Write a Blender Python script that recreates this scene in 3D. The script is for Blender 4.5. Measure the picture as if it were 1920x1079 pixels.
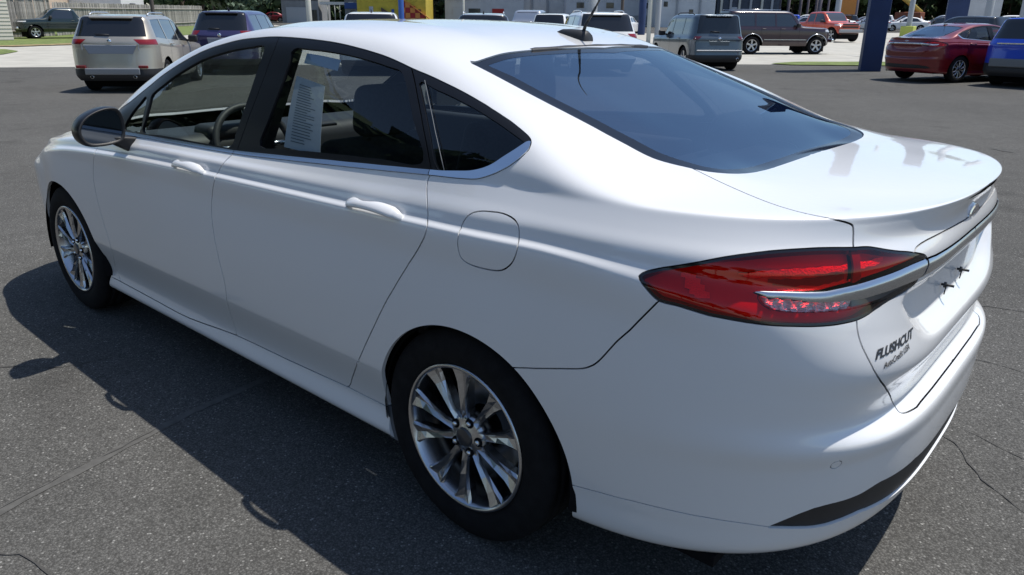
import bpy, math, random
import numpy as np
from mathutils import Vector, Matrix

for o in list(bpy.data.objects): bpy.data.objects.remove(o)
S = bpy.context.scene
COL = S.collection

# ------------------------------------------------------------------ camera
CP = np.array([-1.3604, 2.2454, 1.4784])
yaw, pitch, roll, FPX = -0.8584, 0.3396, 0.0095, 1408.9
_f = np.array([math.cos(yaw)*math.cos(pitch), math.sin(yaw)*math.cos(pitch), -math.sin(pitch)])
_r = np.array([math.sin(yaw), -math.cos(yaw), 0.])
_u = np.cross(_r, _f)
_r2 = math.cos(roll)*_r + math.sin(roll)*_u
_u2 = -math.sin(roll)*_r + math.cos(roll)*_u
cam = bpy.data.cameras.new('camera')
camo = bpy.data.objects.new('camera', cam)
COL.objects.link(camo)
Mx = np.eye(4); Mx[:3, 0] = _r2; Mx[:3, 1] = _u2; Mx[:3, 2] = -_f; Mx[:3, 3] = CP
camo.matrix_world = Matrix(Mx.tolist())
cam.lens = FPX/1920*36
cam.clip_end = 2000; cam.clip_start = 0.05
S.camera = camo

# ------------------------------------------------------------------ world, sun, exposure
SUN_DIR = Vector((.235, .33, -1.)).normalized()          # direction the light travels
el = math.asin(-SUN_DIR.z)
az = math.atan2(-SUN_DIR.x, -SUN_DIR.y)                  # compass-like angle from +Y towards +X
W = bpy.data.worlds.new('World'); S.world = W; W.use_nodes = True
sk = W.node_tree.nodes.new('ShaderNodeTexSky'); sk.sky_type = 'NISHITA'; sk.sun_disc = False
sk.sun_elevation = el; sk.sun_rotation = az; sk.air_density = 1.0; sk.dust_density = 0.6; sk.ozone_density = 3.0
W.node_tree.links.new(sk.outputs[0], W.node_tree.nodes['Background'].inputs[0])
W.node_tree.nodes['Background'].inputs[1].default_value = 0.13
sun = bpy.data.lights.new('sun', 'SUN'); suno = bpy.data.objects.new('sun', sun); COL.objects.link(suno)
sun.energy = 4.6; sun.angle = math.radians(.53); sun.color = (1.0, .955, .88)
suno.rotation_euler = SUN_DIR.to_track_quat('-Z', 'Y').to_euler()
S.view_settings.view_transform = 'Standard'; S.view_settings.look = 'None'
S.view_settings.exposure = 0.12; S.view_settings.gamma = 1.0
S.view_settings.use_curve_mapping = False

# ------------------------------------------------------------------ materials
MATS = {}
def nodes(m): return m.node_tree.nodes, m.node_tree.links
def mat(name, col, rough=.5, metal=0., coat=0., spec=.5, noise=None, bump=None, coat_rough=.03):
    """noise=(scale, amount) colour variation; bump=(scale, strength)"""
    if name in MATS: return MATS[name]
    m = bpy.data.materials.new(name); m.use_nodes = True; MATS[name] = m
    n, l = nodes(m); b = n['Principled BSDF']
    b.inputs['Base Color'].default_value = (*col, 1); b.inputs['Roughness'].default_value = rough
    b.inputs['Metallic'].default_value = metal; b.inputs['Coat Weight'].default_value = coat
    b.inputs['Coat Roughness'].default_value = coat_rough
    b.inputs['Specular IOR Level'].default_value = spec
    tc = None
    if noise or bump:
        tc = n.new('ShaderNodeTexCoord')
    if noise:
        t = n.new('ShaderNodeTexNoise'); t.inputs['Scale'].default_value = noise[0]; t.inputs['Detail'].default_value = 6
        l.new(tc.outputs['Object'], t.inputs['Vector'])
        mp = n.new('ShaderNodeMapRange'); mp.inputs['From Min'].default_value = .3; mp.inputs['From Max'].default_value = .7
        mp.inputs['To Min'].default_value = 1-noise[1]; mp.inputs['To Max'].default_value = 1+noise[1]
        l.new(t.outputs['Fac'], mp.inputs['Value'])
        mx = n.new('ShaderNodeVectorMath'); mx.operation = 'SCALE'; mx.inputs[0].default_value = col
        l.new(mp.outputs[0], mx.inputs['Scale']); l.new(mx.outputs[0], b.inputs['Base Color'])
    if bump:
        t = n.new('ShaderNodeTexNoise'); t.inputs['Scale'].default_value = bump[0]; t.inputs['Detail'].default_value = 4
        l.new(tc.outputs['Object'], t.inputs['Vector'])
        bp = n.new('ShaderNodeBump'); bp.inputs['Strength'].default_value = bump[1]; bp.inputs['Distance'].default_value = .01
        l.new(t.outputs['Fac'], bp.inputs['Height']); l.new(bp.outputs[0], b.inputs['Normal'])
    return m
def glass(name, tint, gloss=(1, 1, 1), ior=1.5, rough=0.0):
    m = bpy.data.materials.new(name); m.use_nodes = True; MATS[name] = m
    n, l = nodes(m); n.remove(n['Principled BSDF'])
    tr = n.new('ShaderNodeBsdfTransparent'); tr.inputs[0].default_value = (*tint, 1)
    gl = n.new('ShaderNodeBsdfGlossy'); gl.inputs['Roughness'].default_value = rough; gl.inputs['Color'].default_value = (*gloss, 1)
    fr = n.new('ShaderNodeFresnel')          # same reflectance from both faces of the thin pane
    ge = n.new('ShaderNodeNewGeometry'); mi = n.new('ShaderNodeMix'); mi.data_type = 'FLOAT'
    mi.inputs[2].default_value = ior; mi.inputs[3].default_value = 1/ior
    l.new(ge.outputs['Backfacing'], mi.inputs[0]); l.new(mi.outputs[0], fr.inputs[0])
    mx = n.new('ShaderNodeMixShader')
    l.new(fr.outputs[0], mx.inputs[0]); l.new(tr.outputs[0], mx.inputs[1]); l.new(gl.outputs[0], mx.inputs[2])
    l.new(mx.outputs[0], n['Material Output'].inputs['Surface'])
    return m
def paint_mat(name, col, rough=.38, metal=0., spec=.5, dust=.05):
    if name in MATS: return MATS[name]
    m = mat(name, col, rough, metal, 1.0, spec)
    n, l = nodes(m); b = n['Principled BSDF']
    tc = n.new('ShaderNodeTexCoord'); t = n.new('ShaderNodeTexNoise'); t.inputs['Scale'].default_value = 3.; t.inputs['Detail'].default_value = 5
    l.new(tc.outputs['Object'], t.inputs['Vector'])
    mp = n.new('ShaderNodeMapRange'); mp.inputs['From Min'].default_value = .35; mp.inputs['From Max'].default_value = .75
    mp.inputs['To Min'].default_value = .025; mp.inputs['To Max'].default_value = .025+dust
    l.new(t.outputs['Fac'], mp.inputs['Value']); l.new(mp.outputs[0], b.inputs['Coat Roughness'])
    # very fine orange peel in the clear coat
    t2 = n.new('ShaderNodeTexNoise'); t2.inputs['Scale'].default_value = 55.; t2.inputs['Detail'].default_value = 2
    l.new(tc.outputs['Object'], t2.inputs['Vector'])
    bp = n.new('ShaderNodeBump'); bp.inputs['Strength'].default_value = .035; bp.inputs['Distance'].default_value = .004
    l.new(t2.outputs['Fac'], bp.inputs['Height']); l.new(bp.outputs[0], b.inputs['Coat Normal'])
    return m

M_WHITE = paint_mat('white_paint', (.74, .745, .75), .32)
M_BLACKGLOSS = mat('gloss_black_trim', (.010, .011, .014), .33, spec=.22)
M_BLACK = mat('black_plastic', (.018, .018, .02), .55, noise=(30, .15))
M_RUBBER = mat('tyre_rubber', (.010, .010, .011), .9, spec=.18, noise=(25, .25), bump=(180, .15))
M_UNDER = mat('underbody_dark', (.008, .008, .009), .95, spec=.1)
M_CHROME = mat('chrome_trim', (.78, .80, .83), .08, metal=1.)
M_SATIN = mat('satin_bright_trim', (.55, .57, .60), .22, metal=1.)
M_ALLOY = mat('alloy_wheel_silver', (.50, .51, .53), .26, metal=1., coat=.4)
M_ALLOYD = mat('alloy_wheel_dark_recess', (.10, .105, .115), .4, metal=.8)
M_STEEL = mat('brake_disc_steel', (.30, .29, .28), .4, metal=1.)
M_GLASS_F = glass('front_side_glass', (.66, .73, .70))
M_GLASS_R = glass('tinted_rear_side_glass', (.60, .64, .66))
M_GLASS_B = glass('tinted_rear_window_glass', (.34, .38, .43), ior=4.2, gloss=(.74, .88, 1.0))
M_WIND = glass('windscreen_glass', (.75, .80, .78))
M_FRIT = mat('black_glass_border', (.008, .009, .012), .10, spec=.6)
M_SEAT = mat('dark_seat_fabric', (.045, .046, .05), .9, noise=(60, .2), bump=(300, .2))
M_DASH = mat('dashboard_plastic', (.035, .036, .04), .55)
M_PAPER = mat('paper', (.72, .76, .76), .7)
M_INK = mat('faded_print', (.20, .24, .27), .8)
M_TEXTINK = mat('dark_badge_lettering', (.035, .04, .05), .4)
M_REDGLASS = glass('red_lamp_lens', (.95, .05, .055))
M_REDIN = mat('red_lamp_reflector', (.62, .03, .042), .3, coat=.3, bump=(40, .06))
M_REDBRIGHT = mat('bright_red_reflector', (1.0, .42, .36), .25, coat=.5, bump=(240, .6))
M_REDDARK = mat('dark_red_lamp_inner', (.16, .01, .015), .3, coat=.5)
M_CLEARIN = mat('clear_lamp_reflector', (.80, .81, .82), .25, metal=.5, bump=(70, .8))
M_CLEAR = glass('clear_lamp_lens', (.92, .92, .92))
M_CAP = mat('wheel_cap_dark', (.03, .032, .036), .3, coat=.5)
M_EMBLUE = mat('emblem_dark_blue', (.01, .03, .10), .15, coat=1.)
# ------------------------------------------------------------------ triangle-mesh toolkit
class Sh:
    """surface piece: points, normals, grid coordinates (u, v), triangles"""
    def __init__(s, P, N, U, T): s.P, s.N, s.U, s.T = P, N, U, T
    def compact(s):
        k, inv = np.unique(s.T, return_inverse=True)
        return Sh(s.P[k], s.N[k], s.U[k], inv.reshape(-1, 3))
    def shift(s, d): return Sh(s.P + s.N*(d if np.isscalar(d) else d[:, None]), s.N, s.U, s.T)
    def mirror(s): return Sh(s.P*[1, -1, 1], s.N*[1, -1, 1], s.U, s.T[:, ::-1])
def join(*a):
    P = []; N = []; U = []; T = []; k = 0
    for s in a:
        P.append(s.P); N.append(s.N); U.append(s.U); T.append(s.T+k); k += len(s.P)
    return Sh(np.concatenate(P), np.concatenate(N), np.concatenate(U), np.concatenate(T))
def clip(s, f):
    """split along f=0 -> (f<0 part, f>0 part)"""
    f = np.where(np.abs(f) < 2e-6, 2e-6, f)
    T = s.T
    if len(T) == 0: return s, s
    c = (f[T] > 0); n = c.sum(1)
    neg = [T[n == 0]]; pos = [T[n == 3]]
    P, N, U = s.P, s.N, s.U
    for one in (1, 2):
        Q = T[n == one]
        if len(Q) == 0: continue
        cc = c[n == one]
        odd = np.argmax(cc if one == 1 else ~cc, axis=1)
        Q = np.stack([Q[np.arange(len(Q)), (odd+k) % 3] for k in range(3)], 1)
        def cut(a, b):
            nonlocal P, N, U, f
            lo = np.minimum(a, b); hi = np.maximum(a, b)
            key = lo.astype(np.int64)*(1 << 31)+hi
            uq, inv = np.unique(key, return_inverse=True)
            l_ = (uq >> 31).astype(int); h_ = (uq & ((1 << 31)-1)).astype(int)
            t = (f[l_]/(f[l_]-f[h_]))[:, None]
            return l_, h_, t, inv
        a = np.concatenate([Q[:, 0], Q[:, 0]]); b = np.concatenate([Q[:, 1], Q[:, 2]])
        l_, h_, t, inv = cut(a, b)
        base = len(P)
        P = np.concatenate([P, P[l_]*(1-t)+P[h_]*t])
        nn = N[l_]*(1-t)+N[h_]*t; nn /= np.linalg.norm(nn, axis=1, keepdims=True)+1e-12
        N = np.concatenate([N, nn]); U = np.concatenate([U, U[l_]*(1-t)+U[h_]*t])
        f = np.concatenate([f, np.zeros(len(l_))])
        A = base+inv[:len(Q)]; B = base+inv[len(Q):]
        o = np.stack([Q[:, 0], A, B], 1)
        r = np.concatenate([np.stack([A, Q[:, 1], Q[:, 2]], 1), np.stack([A, Q[:, 2], B], 1)])
        if one == 1: pos.append(o); neg.append(r)
        else: neg.append(o); pos.append(r)
    # vertices created in the first pass are shared through positions only along different edges of other triangles
    a = Sh(P, N, U, np.concatenate(neg)); b = Sh(P, N, U, np.concatenate(pos))
    return weld(a.compact()), weld(b.compact())
def weld(s):
    if len(s.T) == 0: return s
    key = np.round(s.P*2e5).astype(np.int64)
    _, first, inv = np.unique(key, axis=0, return_index=True, return_inverse=True)
    inv = inv.ravel()
    T = inv[s.T]; ok = (T[:, 0] != T[:, 1]) & (T[:, 1] != T[:, 2]) & (T[:, 0] != T[:, 2])
    return Sh(s.P[first], s.N[first], s.U[first], T[ok])
def pip(poly, U):
    x, y = U[:, 0], U[:, 1]; ins = np.zeros(len(U), bool)
    a = poly; b = np.roll(poly, -1, 0)
    for (x0, y0), (x1, y1) in zip(a, b):
        if y0 == y1: continue
        c = ((y0 > y) != (y1 > y)) & (x < (x1-x0)*(y-y0)/(y1-y0)+x0)
        ins ^= c
    return ins
def seg_dist(P, A, B):
    d = np.full(len(P), 1e9)
    for a, b in zip(A, B):
        ab = b-a; L = ab@ab
        t = np.clip(((P-a)@ab)/max(L, 1e-12), 0, 1)
        q = P-a-t[:, None]*ab
        d = np.minimum(d, np.einsum('ij,ij->i', q, q))
    return np.sqrt(d)
class Grid:
    """param surface: rows (v) x columns (u)"""
    def __init__(g, G, vid, sub, nflat=2):
        g.G, g.v, g.sub = G, vid, sub
        nr, nc = G.shape[:2]; g.nr, g.nc = nr, nc
        du = np.gradient(G, axis=1); dv = np.gradient(G, axis=0)
        N = np.cross(du, dv); L = np.linalg.norm(N, axis=-1, keepdims=True)
        N = N/np.maximum(L, 1e-12)
        N[-1, :, 1] = 0; N[:, 0, 1] = 0; N[:, -1, 1] = 0
        N /= np.linalg.norm(N, axis=-1, keepdims=True)+1e-9
        g.N = N
        U = np.stack(np.meshgrid(np.arange(nc, dtype=float), vid), -1)
        i = (np.arange(nr-1)[:, None]*nc+np.arange(nc-1)[None]).ravel()
        T = np.concatenate([np.stack([i, i+1, i+nc+1], 1), np.stack([i, i+nc+1, i+nc], 1)])
        P = G.reshape(-1, 3)
        ar = np.linalg.norm(np.cross(P[T[:, 1]]-P[T[:, 0]], P[T[:, 2]]-P[T[:, 0]]), axis=1)
        g.sh = weld(Sh(P, N.reshape(-1, 3), U.reshape(-1, 2), T[ar > 1e-9]))
    def at(g, uv):
        uv = np.asarray(uv, float)
        u = np.clip(uv[:, 0], 0, g.nc-1.001); r = np.clip(uv[:, 1]*g.sub, 0, g.nr-1.001)
        i = u.astype(int); j = r.astype(int); a = (u-i)[:, None]; b = (r-j)[:, None]
        f = lambda X: (X[j, i]*(1-a)+X[j, i+1]*a)*(1-b)+(X[j+1, i]*(1-a)+X[j+1, i+1]*a)*b
        return f(g.G), f(g.N)
def smooth_poly(pts, closed, k=4):
    pts = np.asarray(pts, float); n = len(pts); out = []
    rng = range(n) if closed else range(n-1)
    for i in rng:
        p1, p2 = pts[i], pts[(i+1) % n]
        p0 = pts[(i-1) % n] if (closed or i > 0) else 2*p1-p2
        p3 = pts[(i+2) % n] if (closed or i < n-2) else 2*p2-p1
        for q in range(k):
            t = q/k
            out.append(.5*((2*p1)+(-p0+p2)*t+(2*p0-5*p1+4*p2-p3)*t*t+(-p0+3*p1-3*p2+p3)*t**3))
    if not closed: out.append(pts[-1])
    return np.array(out)
def uvs(s): return np.array([[float(q) for q in p.split(',')] for p in s.split()])
def sdf(g, s, poly, virt=None, margin=.12):
    """signed distance (m) of the piece's points to a closed polygon in (u, v); virt(seg mid u, v) marks edges that do not count"""
    A = poly; B = np.roll(poly, -1, 0)
    keep = np.ones(len(A), bool)
    mid = (A+B)/2
    keep &= ~((A[:, 0] > g.nc-.9) & (B[:, 0] > g.nc-.9)) & ~((A[:, 1] > g.v[-1]-.001) & (B[:, 1] > g.v[-1]-.001)) & ~((A[:, 0] < .1) & (B[:, 0] < .1))
    keep &= ~((A[:, 1] < .001) & (B[:, 1] < .001))
    if virt is not None: keep &= ~virt(mid)
    PA, _ = g.at(A[keep]); PB, _ = g.at(B[keep])
    ins = pip(poly, s.U)
    lo = np.minimum(PA.min(0), PB.min(0))-margin; hi = np.maximum(PA.max(0), PB.max(0))+margin
    near = ((s.P > lo) & (s.P < hi)).all(1)
    d = np.full(len(s.P), margin)
    d[near] = np.minimum(seg_dist(s.P[near], PA, PB), margin)
    return np.where(ins, -d, d)
def boundary(s):
    e = np.concatenate([s.T[:, [0, 1]], s.T[:, [1, 2]], s.T[:, [2, 0]]])
    k = np.sort(e, 1); key = k[:, 0].astype(np.int64)*(1 << 31)+k[:, 1]
    _, inv, cnt = np.unique(key, return_inverse=True, return_counts=True)
    return e[cnt[inv.ravel()] == 1]
def rim(s, depth, skip_center=True, outward=False):
    """wall along the open edge, going in by depth"""
    e = boundary(s)
    if skip_center:
        c = np.abs(s.P[:, 1]) < 1e-4
        e = e[~(c[e[:, 0]] & c[e[:, 1]])]
    if len(e) == 0: return None
    A, B = s.P[e[:, 0]], s.P[e[:, 1]]; NA, NB = s.N[e[:, 0]], s.N[e[:, 1]]
    W_ = np.cross(B-A, (NA+NB)/2); W_ /= np.linalg.norm(W_, axis=1, keepdims=True)+1e-12
    # average wall normals at shared vertices
    acc = np.zeros_like(s.P)
    np.add.at(acc, e[:, 0], W_); np.add.at(acc, e[:, 1], W_)
    acc /= np.linalg.norm(acc, axis=1, keepdims=True)+1e-12
    wa = np.where((np.einsum('ij,ij->i', acc[e[:, 0]], W_) > .8)[:, None], acc[e[:, 0]], W_)
    wb = np.where((np.einsum('ij,ij->i', acc[e[:, 1]], W_) > .8)[:, None], acc[e[:, 1]], W_)
    n = len(e)
    P = np.concatenate([A, B, B-NB*depth, A-NA*depth]); N = np.concatenate([wa, wb, wb, wa])
    i = np.arange(n)
    T = np.concatenate([np.stack([i+n, i, i+3*n], 1), np.stack([i+n, i+3*n, i+2*n], 1)])
    return Sh(P, N, np.zeros((len(P), 2)), T)
def kindset(o, label=None, cat=None, group=None, kind=None):
    if label: o['label'] = label
    if cat: o['category'] = cat
    if group: o['group'] = group
    if kind: o['kind'] = kind
    return o
def obj(name, me, parent=None):
    o = bpy.data.objects.new(name, me); COL.objects.link(o)
    if parent is not None: o.parent = parent
    return o
def empty(name, loc=(0, 0, 0), rz=0., label=None, cat=None, group=None):
    o = bpy.data.objects.new(name, None); COL.objects.link(o); o.location = loc; o.rotation_euler = (0, 0, rz)
    o.empty_display_size = .2
    return kindset(o, label, cat, group)
def mesh_from(name, s, m):
    me = bpy.data.meshes.new(name)
    nv, nt = len(s.P), len(s.T)
    me.vertices.add(nv); me.vertices.foreach_set('co', s.P.astype(np.float32).ravel())
    me.loops.add(nt*3); me.loops.foreach_set('vertex_index', s.T.astype(np.int32).ravel())
    me.polygons.add(nt); me.polygons.foreach_set('loop_start', np.arange(0, nt*3, 3, dtype=np.int32))
    me.polygons.foreach_set('loop_total', np.full(nt, 3, dtype=np.int32))
    me.polygons.foreach_set('use_smooth', np.ones(nt, bool))
    me.update(); me.validate()
    me.materials.append(m)
    if len(me.vertices) == nv: me.normals_split_custom_set_from_vertices(s.N.tolist())
    return me
def panel(name, s, m, parent, depth=.012, skip_center=True):
    """a body panel with edges that turn in"""
    if len(s.T) == 0: return None
    if depth:
        r = rim(s, depth, skip_center)
        if r is not None: s = join(s, r)
    return obj(name, mesh_from(name, s, m), parent)
def both(name, s, m, parent, depth=.012, single=False):
    """left piece plus its mirror image; single=True joins both into one object"""
    if single:
        a = s
        if depth:
            r = rim(s, depth, True)
            a = join(s, r) if r is not None else s
        return obj(name, mesh_from(name, join(a, a.mirror()), m), parent), None
    a = panel(name, s, m, parent, depth)
    if a is None: return None, None
    s2 = s.mirror()
    b = panel(name, s2, m, parent, depth)
    return a, b
# simple mesh builders -------------------------------------------------
class MB:
    def __init__(s): s.V = []; s.F = []; s.sm = []
    def add(s, V, F, smooth=False):
        k = len(s.V); s.V += [tuple(map(float, v)) for v in V]; s.F += [tuple(i+k for i in f) for f in F]; s.sm += [smooth]*len(F); return s
    def box(s, c, d, rz=0., taper=1., smooth=False):
        x, y, z = d[0]/2, d[1]/2, d[2]/2; V = []
        for sz in (-1, 1):
            k = taper if sz > 0 else 1.
            for sx, sy in ((-1, -1), (1, -1), (1, 1), (-1, 1)):
                X, Y = sx*x*k, sy*y*k
                V.append((c[0]+X*math.cos(rz)-Y*math.sin(rz), c[1]+X*math.sin(rz)+Y*math.cos(rz), c[2]+sz*z))
        return s.add(V, [(3, 2, 1, 0), (4, 5, 6, 7), (0, 1, 5, 4), (1, 2, 6, 5), (2, 3, 7, 6), (3, 0, 4, 7)], smooth)
    def hexa(s, V): return s.add(V, [(3, 2, 1, 0), (4, 5, 6, 7), (0, 1, 5, 4), (1, 2, 6, 5), (2, 3, 7, 6), (3, 0, 4, 7)])
    def tube(s, pts, r, n=10, closed=False, cap=True):
        pts = [np.array(p, float) for p in pts]; m = len(pts); V = []; F = []
        rr = r if hasattr(r, '__len__') else [r]*m
        up = None
        for i in range(m):
            a = pts[(i-1) % m] if (closed or i > 0) else pts[i]; b = pts[(i+1) % m] if (closed or i < m-1) else pts[i]
            d = b-a; d /= np.linalg.norm(d)+1e-12
            if up is None: up = np.array([0, 0, 1.]) if abs(d[2]) < .9 else np.array([1., 0, 0])
            x = np.cross(d, up); x /= np.linalg.norm(x)+1e-12; y = np.cross(x, d); up = y
            for k in range(n):
                t = 2*math.pi*k/n; V.append(pts[i]+rr[i]*(math.cos(t)*x+math.sin(t)*y))
        for i in range(m if closed else m-1):
            j = (i+1) % m
            for k in range(n):
                q = (k+1) % n; F.append((i*n+k, i*n+q, j*n+q, j*n+k))
        if cap and not closed: F += [tuple(range(n))[::-1], tuple((m-1)*n+k for k in range(n))]
        return s.add(V, F, True)
    def lathe(s, prof, n=48, axis='y', c=(0, 0, 0), closed=False):
        """prof = [(radius, offset along axis)]"""
        V = []; F = []; m = len(prof)
        for i in range(n):
            t = 2*math.pi*i/n
            for r, a in prof:
                if axis == 'y': V.append((c[0]+r*math.cos(t), c[1]+a, c[2]+r*math.sin(t)))
                elif axis == 'z': V.append((c[0]+r*math.cos(t), c[1]+r*math.sin(t), c[2]+a))
                else: V.append((c[0]+a, c[1]+r*math.cos(t), c[2]+r*math.sin(t)))
        for i in range(n):
            j = (i+1) % n
            for k in range(m if closed else m-1):
                q = (k+1) % m; F.append((i*m+k, i*m+q, j*m+q, j*m+k))
        return s.add(V, F, True)
    def mesh(s, name, m):
        me = bpy.data.meshes.new(name); me.from_pydata(s.V, [], s.F)
        if m is not None: me.materials.append(m)
        me.polygons.foreach_set('use_smooth', s.sm); me.update()
        return me
    def build(s, name, m, parent=None, bevel=0, seg=2, sub=0, angle=None):
        o = obj(name, s.mesh(name, m), parent)
        if bevel:
            b = o.modifiers.new('b', 'BEVEL'); b.width = bevel; b.segments = seg; b.limit_method = 'ANGLE'; b.angle_limit = .5
            b.harden_normals = False
            for p in o.data.polygons: p.use_smooth = True
            w = o.modifiers.new('w', 'WEIGHTED_NORMAL'); w.keep_sharp = True
        if sub:
            q = o.modifiers.new('s', 'SUBSURF'); q.levels = sub; q.render_levels = sub
            for p in o.data.polygons: p.use_smooth = True
        return o
def copy_tree(o, parent=None):
    c = o.copy(); COL.objects.link(c); c.parent = parent
    for ch in list(o.children): copy_tree(ch, c)
    return c
# ------------------------------------------------------------------ main car body surface
def pchip(xs,ys,x):
    xs=np.asarray(xs,float);ys=np.asarray(ys,float)
    if xs[0]>xs[-1]: xs=xs[::-1];ys=ys[::-1]
    h=np.diff(xs);d=np.diff(ys)/h;m=np.zeros_like(xs)
    m[0]=d[0];m[-1]=d[-1]
    for i in range(1,len(xs)-1):
        if d[i-1]*d[i]>0:
            w1=2*h[i]+h[i-1];w2=h[i]+2*h[i-1];m[i]=(w1+w2)/(w1/d[i-1]+w2/d[i])
    x=np.clip(x,xs[0],xs[-1]);i=np.clip(np.searchsorted(xs,x)-1,0,len(h)-1)
    t=(x-xs[i])/h[i];a=ys[i];b=ys[i+1]
    return (2*t**3-3*t**2+1)*a+(t**3-2*t**2+t)*h[i]*m[i]+(-2*t**3+3*t**2)*b+(t**3-t**2)*h[i]*m[i+1]
def kn(s):
    a=np.array([[float(q) for q in p.split(':')] for p in s.split()]);return a[::-1] if a[0,0]>a[-1,0] else a
def f1(s,x,c=1):
    a=kn(s);return pchip(a[:,0],a[:,c],x)
XF,XR=3.10,-0.25
W='3.1:.885 2.85:.915 2.4:.912 1.2:.915 .4:.920 0:.923 -.25:.913'
BELT='3.1:.77:.885 2.7:.828:.950 2.4:.85:.99 2.13:.852:1.0 1.57:.852:1.012 1.17:.852:1.022 .6:.852:1.053 .15:.85:1.081 -.03:.845:1.089 -.25:.835:1.090'
CHAR='3.1:.835 2.6:.892 2.1:.920 1.5:.940 1.08:.949 .45:.961 .19:.966 -.22:.974 -.25:.975'
# lower rows: dy, z(x), rear: Z,X,n,m, front: Z,X
LOW=[('3.1:.10 .4:.10 -.25:.085','3.1:.165 .4:.165 -.25:.205', .245,.985,2.8,3.0, .18,3.70),
     ('3.1:.042 .4:.040 -.25:.044','3.1:.210 .4:.212 -.25:.24',.285,1.028,2.7,3.0, .23,3.74),
     ('3.1:.056 .4:.052 -.25:.030','3.1:.290 .4:.292 -.25:.33', .345,1.052,2.7,3.0, .30,3.78),
     ('3.1:.013 .4:.013 -.25:.016','3.1:.438 .4:.438 -.25:.445', .440,1.065,2.6,3.2,.39,3.80),
     (.009,'3.1:.453 .4:.453 -.25:.50', .530,1.068,2.6,3.5,.42,3.80),
     (.003,'3.1:.55 .4:.55 -.25:.57',   .590,1.064,2.6,4.0,.47,3.80),
     (.000,'3.1:.66 -.25:.67',          .617,1.016,2.7,4.5,.54,3.79),
     (.001,'3.1:.74 -.25:.75',          .680,1.022,2.7,4.7,.60,3.78),
     (.005,'3.1:.81 2.1:.85 -.25:.86',  .735,1.042,2.7,4.7,.66,3.77),
     ('3.1:.022 2.6:.006 2.2:.004 -.25:.004','C-.008',                    .820,1.026,2.8,4.3,.64,3.76),
     ('3.1:.040 2.6:.020 2.2:.018 -.25:.018','C+.006',                    .920,1.020,2.8,3.8,.66,3.75),
     ('3.1:.062 2.6:.034 2.2:.030 -.25:.030','C+.040',                    .990,1.022,2.9,3.5,.68,3.74),
     ('m',.5,                           1.040,1.013,3.0,3.0,.70,3.73),
     ('m',.88,                          1.076,1.026,3.0,2.7,.715,3.715),
     ('b',0,                            1.096,1.037,3.0,2.5,.73,3.69)]
B='3.1:.71:.905 2.7:.77:.970 2.4:.80:1.03 2.265:.80:1.075 2.02:.76:1.196 1.827:.74:1.278 1.59:.71:1.358 1.368:.69:1.403 1.086:.68:1.424 .90:.68:1.42 .607:.68:1.393 .386:.69:1.348 .165:.71:1.299 -.004:.74:1.253 -.112:.76:1.215 -.157:.775:1.198 -.25:.785:1.163 -.40:.775:1.122 -.55:.765:1.103 -.8:.7:1.10 -1.037:.6:1.099'
C_='3.1:.60:.922 2.75:.68:.985 2.45:.70:1.03 2.3:.70:1.12 2.13:.69:1.213 1.95:.67:1.288 1.77:.655:1.347 1.6:.64:1.392 1.38:.62:1.432 1.2:.60:1.454 .9:.58:1.463 .6:.575:1.448 .4:.575:1.415 .244:.585:1.370 .008:.585:1.295 -.154:.58:1.243 -.278:.58:1.200 -.368:.58:1.170 -.43:.58:1.155 -.5:.58:1.144 -.6:.58:1.126 -.7:.6:1.112 -.92:.6:1.100 -1.037:.6:1.099'
D_='3.1:.33:.940 2.75:.36:1.00 2.5:.37:1.035 2.3:.37:1.135 2.1:.36:1.24 1.9:.35:1.34 1.7:.34:1.42 1.5:.33:1.458 1.2:.33:1.478 .9:.33:1.480 .6:.33:1.468 .4:.33:1.444 .2:.33:1.396 0:.33:1.328 -.2:.33:1.258 -.4:.33:1.188 -.57:.33:1.124 -.7:.33:1.118 -.9:.33:1.108 -1.037:.33:1.099'
E_='3.1:0:.945 2.75:0:1.005 2.5:0:1.04 2.3:0:1.14 2.1:0:1.25 1.9:0:1.35 1.7:0:1.43 1.5:0:1.468 1.2:0:1.487 .9:0:1.488 .6:0:1.476 .4:0:1.452 .2:0:1.408 0:0:1.342 -.2:0:1.270 -.4:0:1.198 -.57:0:1.128 -.7:0:1.122 -.9:0:1.112 -1.037:0:1.100'
def sgn_smooth(P,sig,axis=0,keep=2):
    k=int(sig*3);w=np.exp(-.5*(np.arange(-k,k+1)/sig)**2);w/=w.sum()
    Q=P.copy();n=P.shape[0]
    idx=np.arange(n)[:,None]+np.arange(-k,k+1)[None]
    # odd reflection
    lo=idx<0;hi=idx>n-1
    ii=np.where(lo,-idx,np.where(hi,2*(n-1)-idx,idx))
    sh=(-1,)+(1,)*(P.ndim-1);out=np.zeros_like(P)
    for j in range(2*k+1):
        V=P[ii[:,j]];V=np.where(lo[:,j].reshape(sh),2*P[0]-V,V);V=np.where(hi[:,j].reshape(sh),2*P[-1]-V,V);out+=w[j]*V
    return out
def superell(x0,X,B,n,m,ts,sg):
    th=np.linspace(0,np.pi/2,1500)
    x=x0+sg*(abs(X-x0))*np.sin(th)**(2/n); y=B*np.cos(th)**(2/m); y[-1]=0
    s=np.concatenate([[0],np.cumsum(np.hypot(np.diff(x),np.diff(y)))]);s/=s[-1]
    return np.interp(ts,s,x),np.interp(ts,s,y)
def ease(t): return t*t*(3-2*t)
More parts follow.
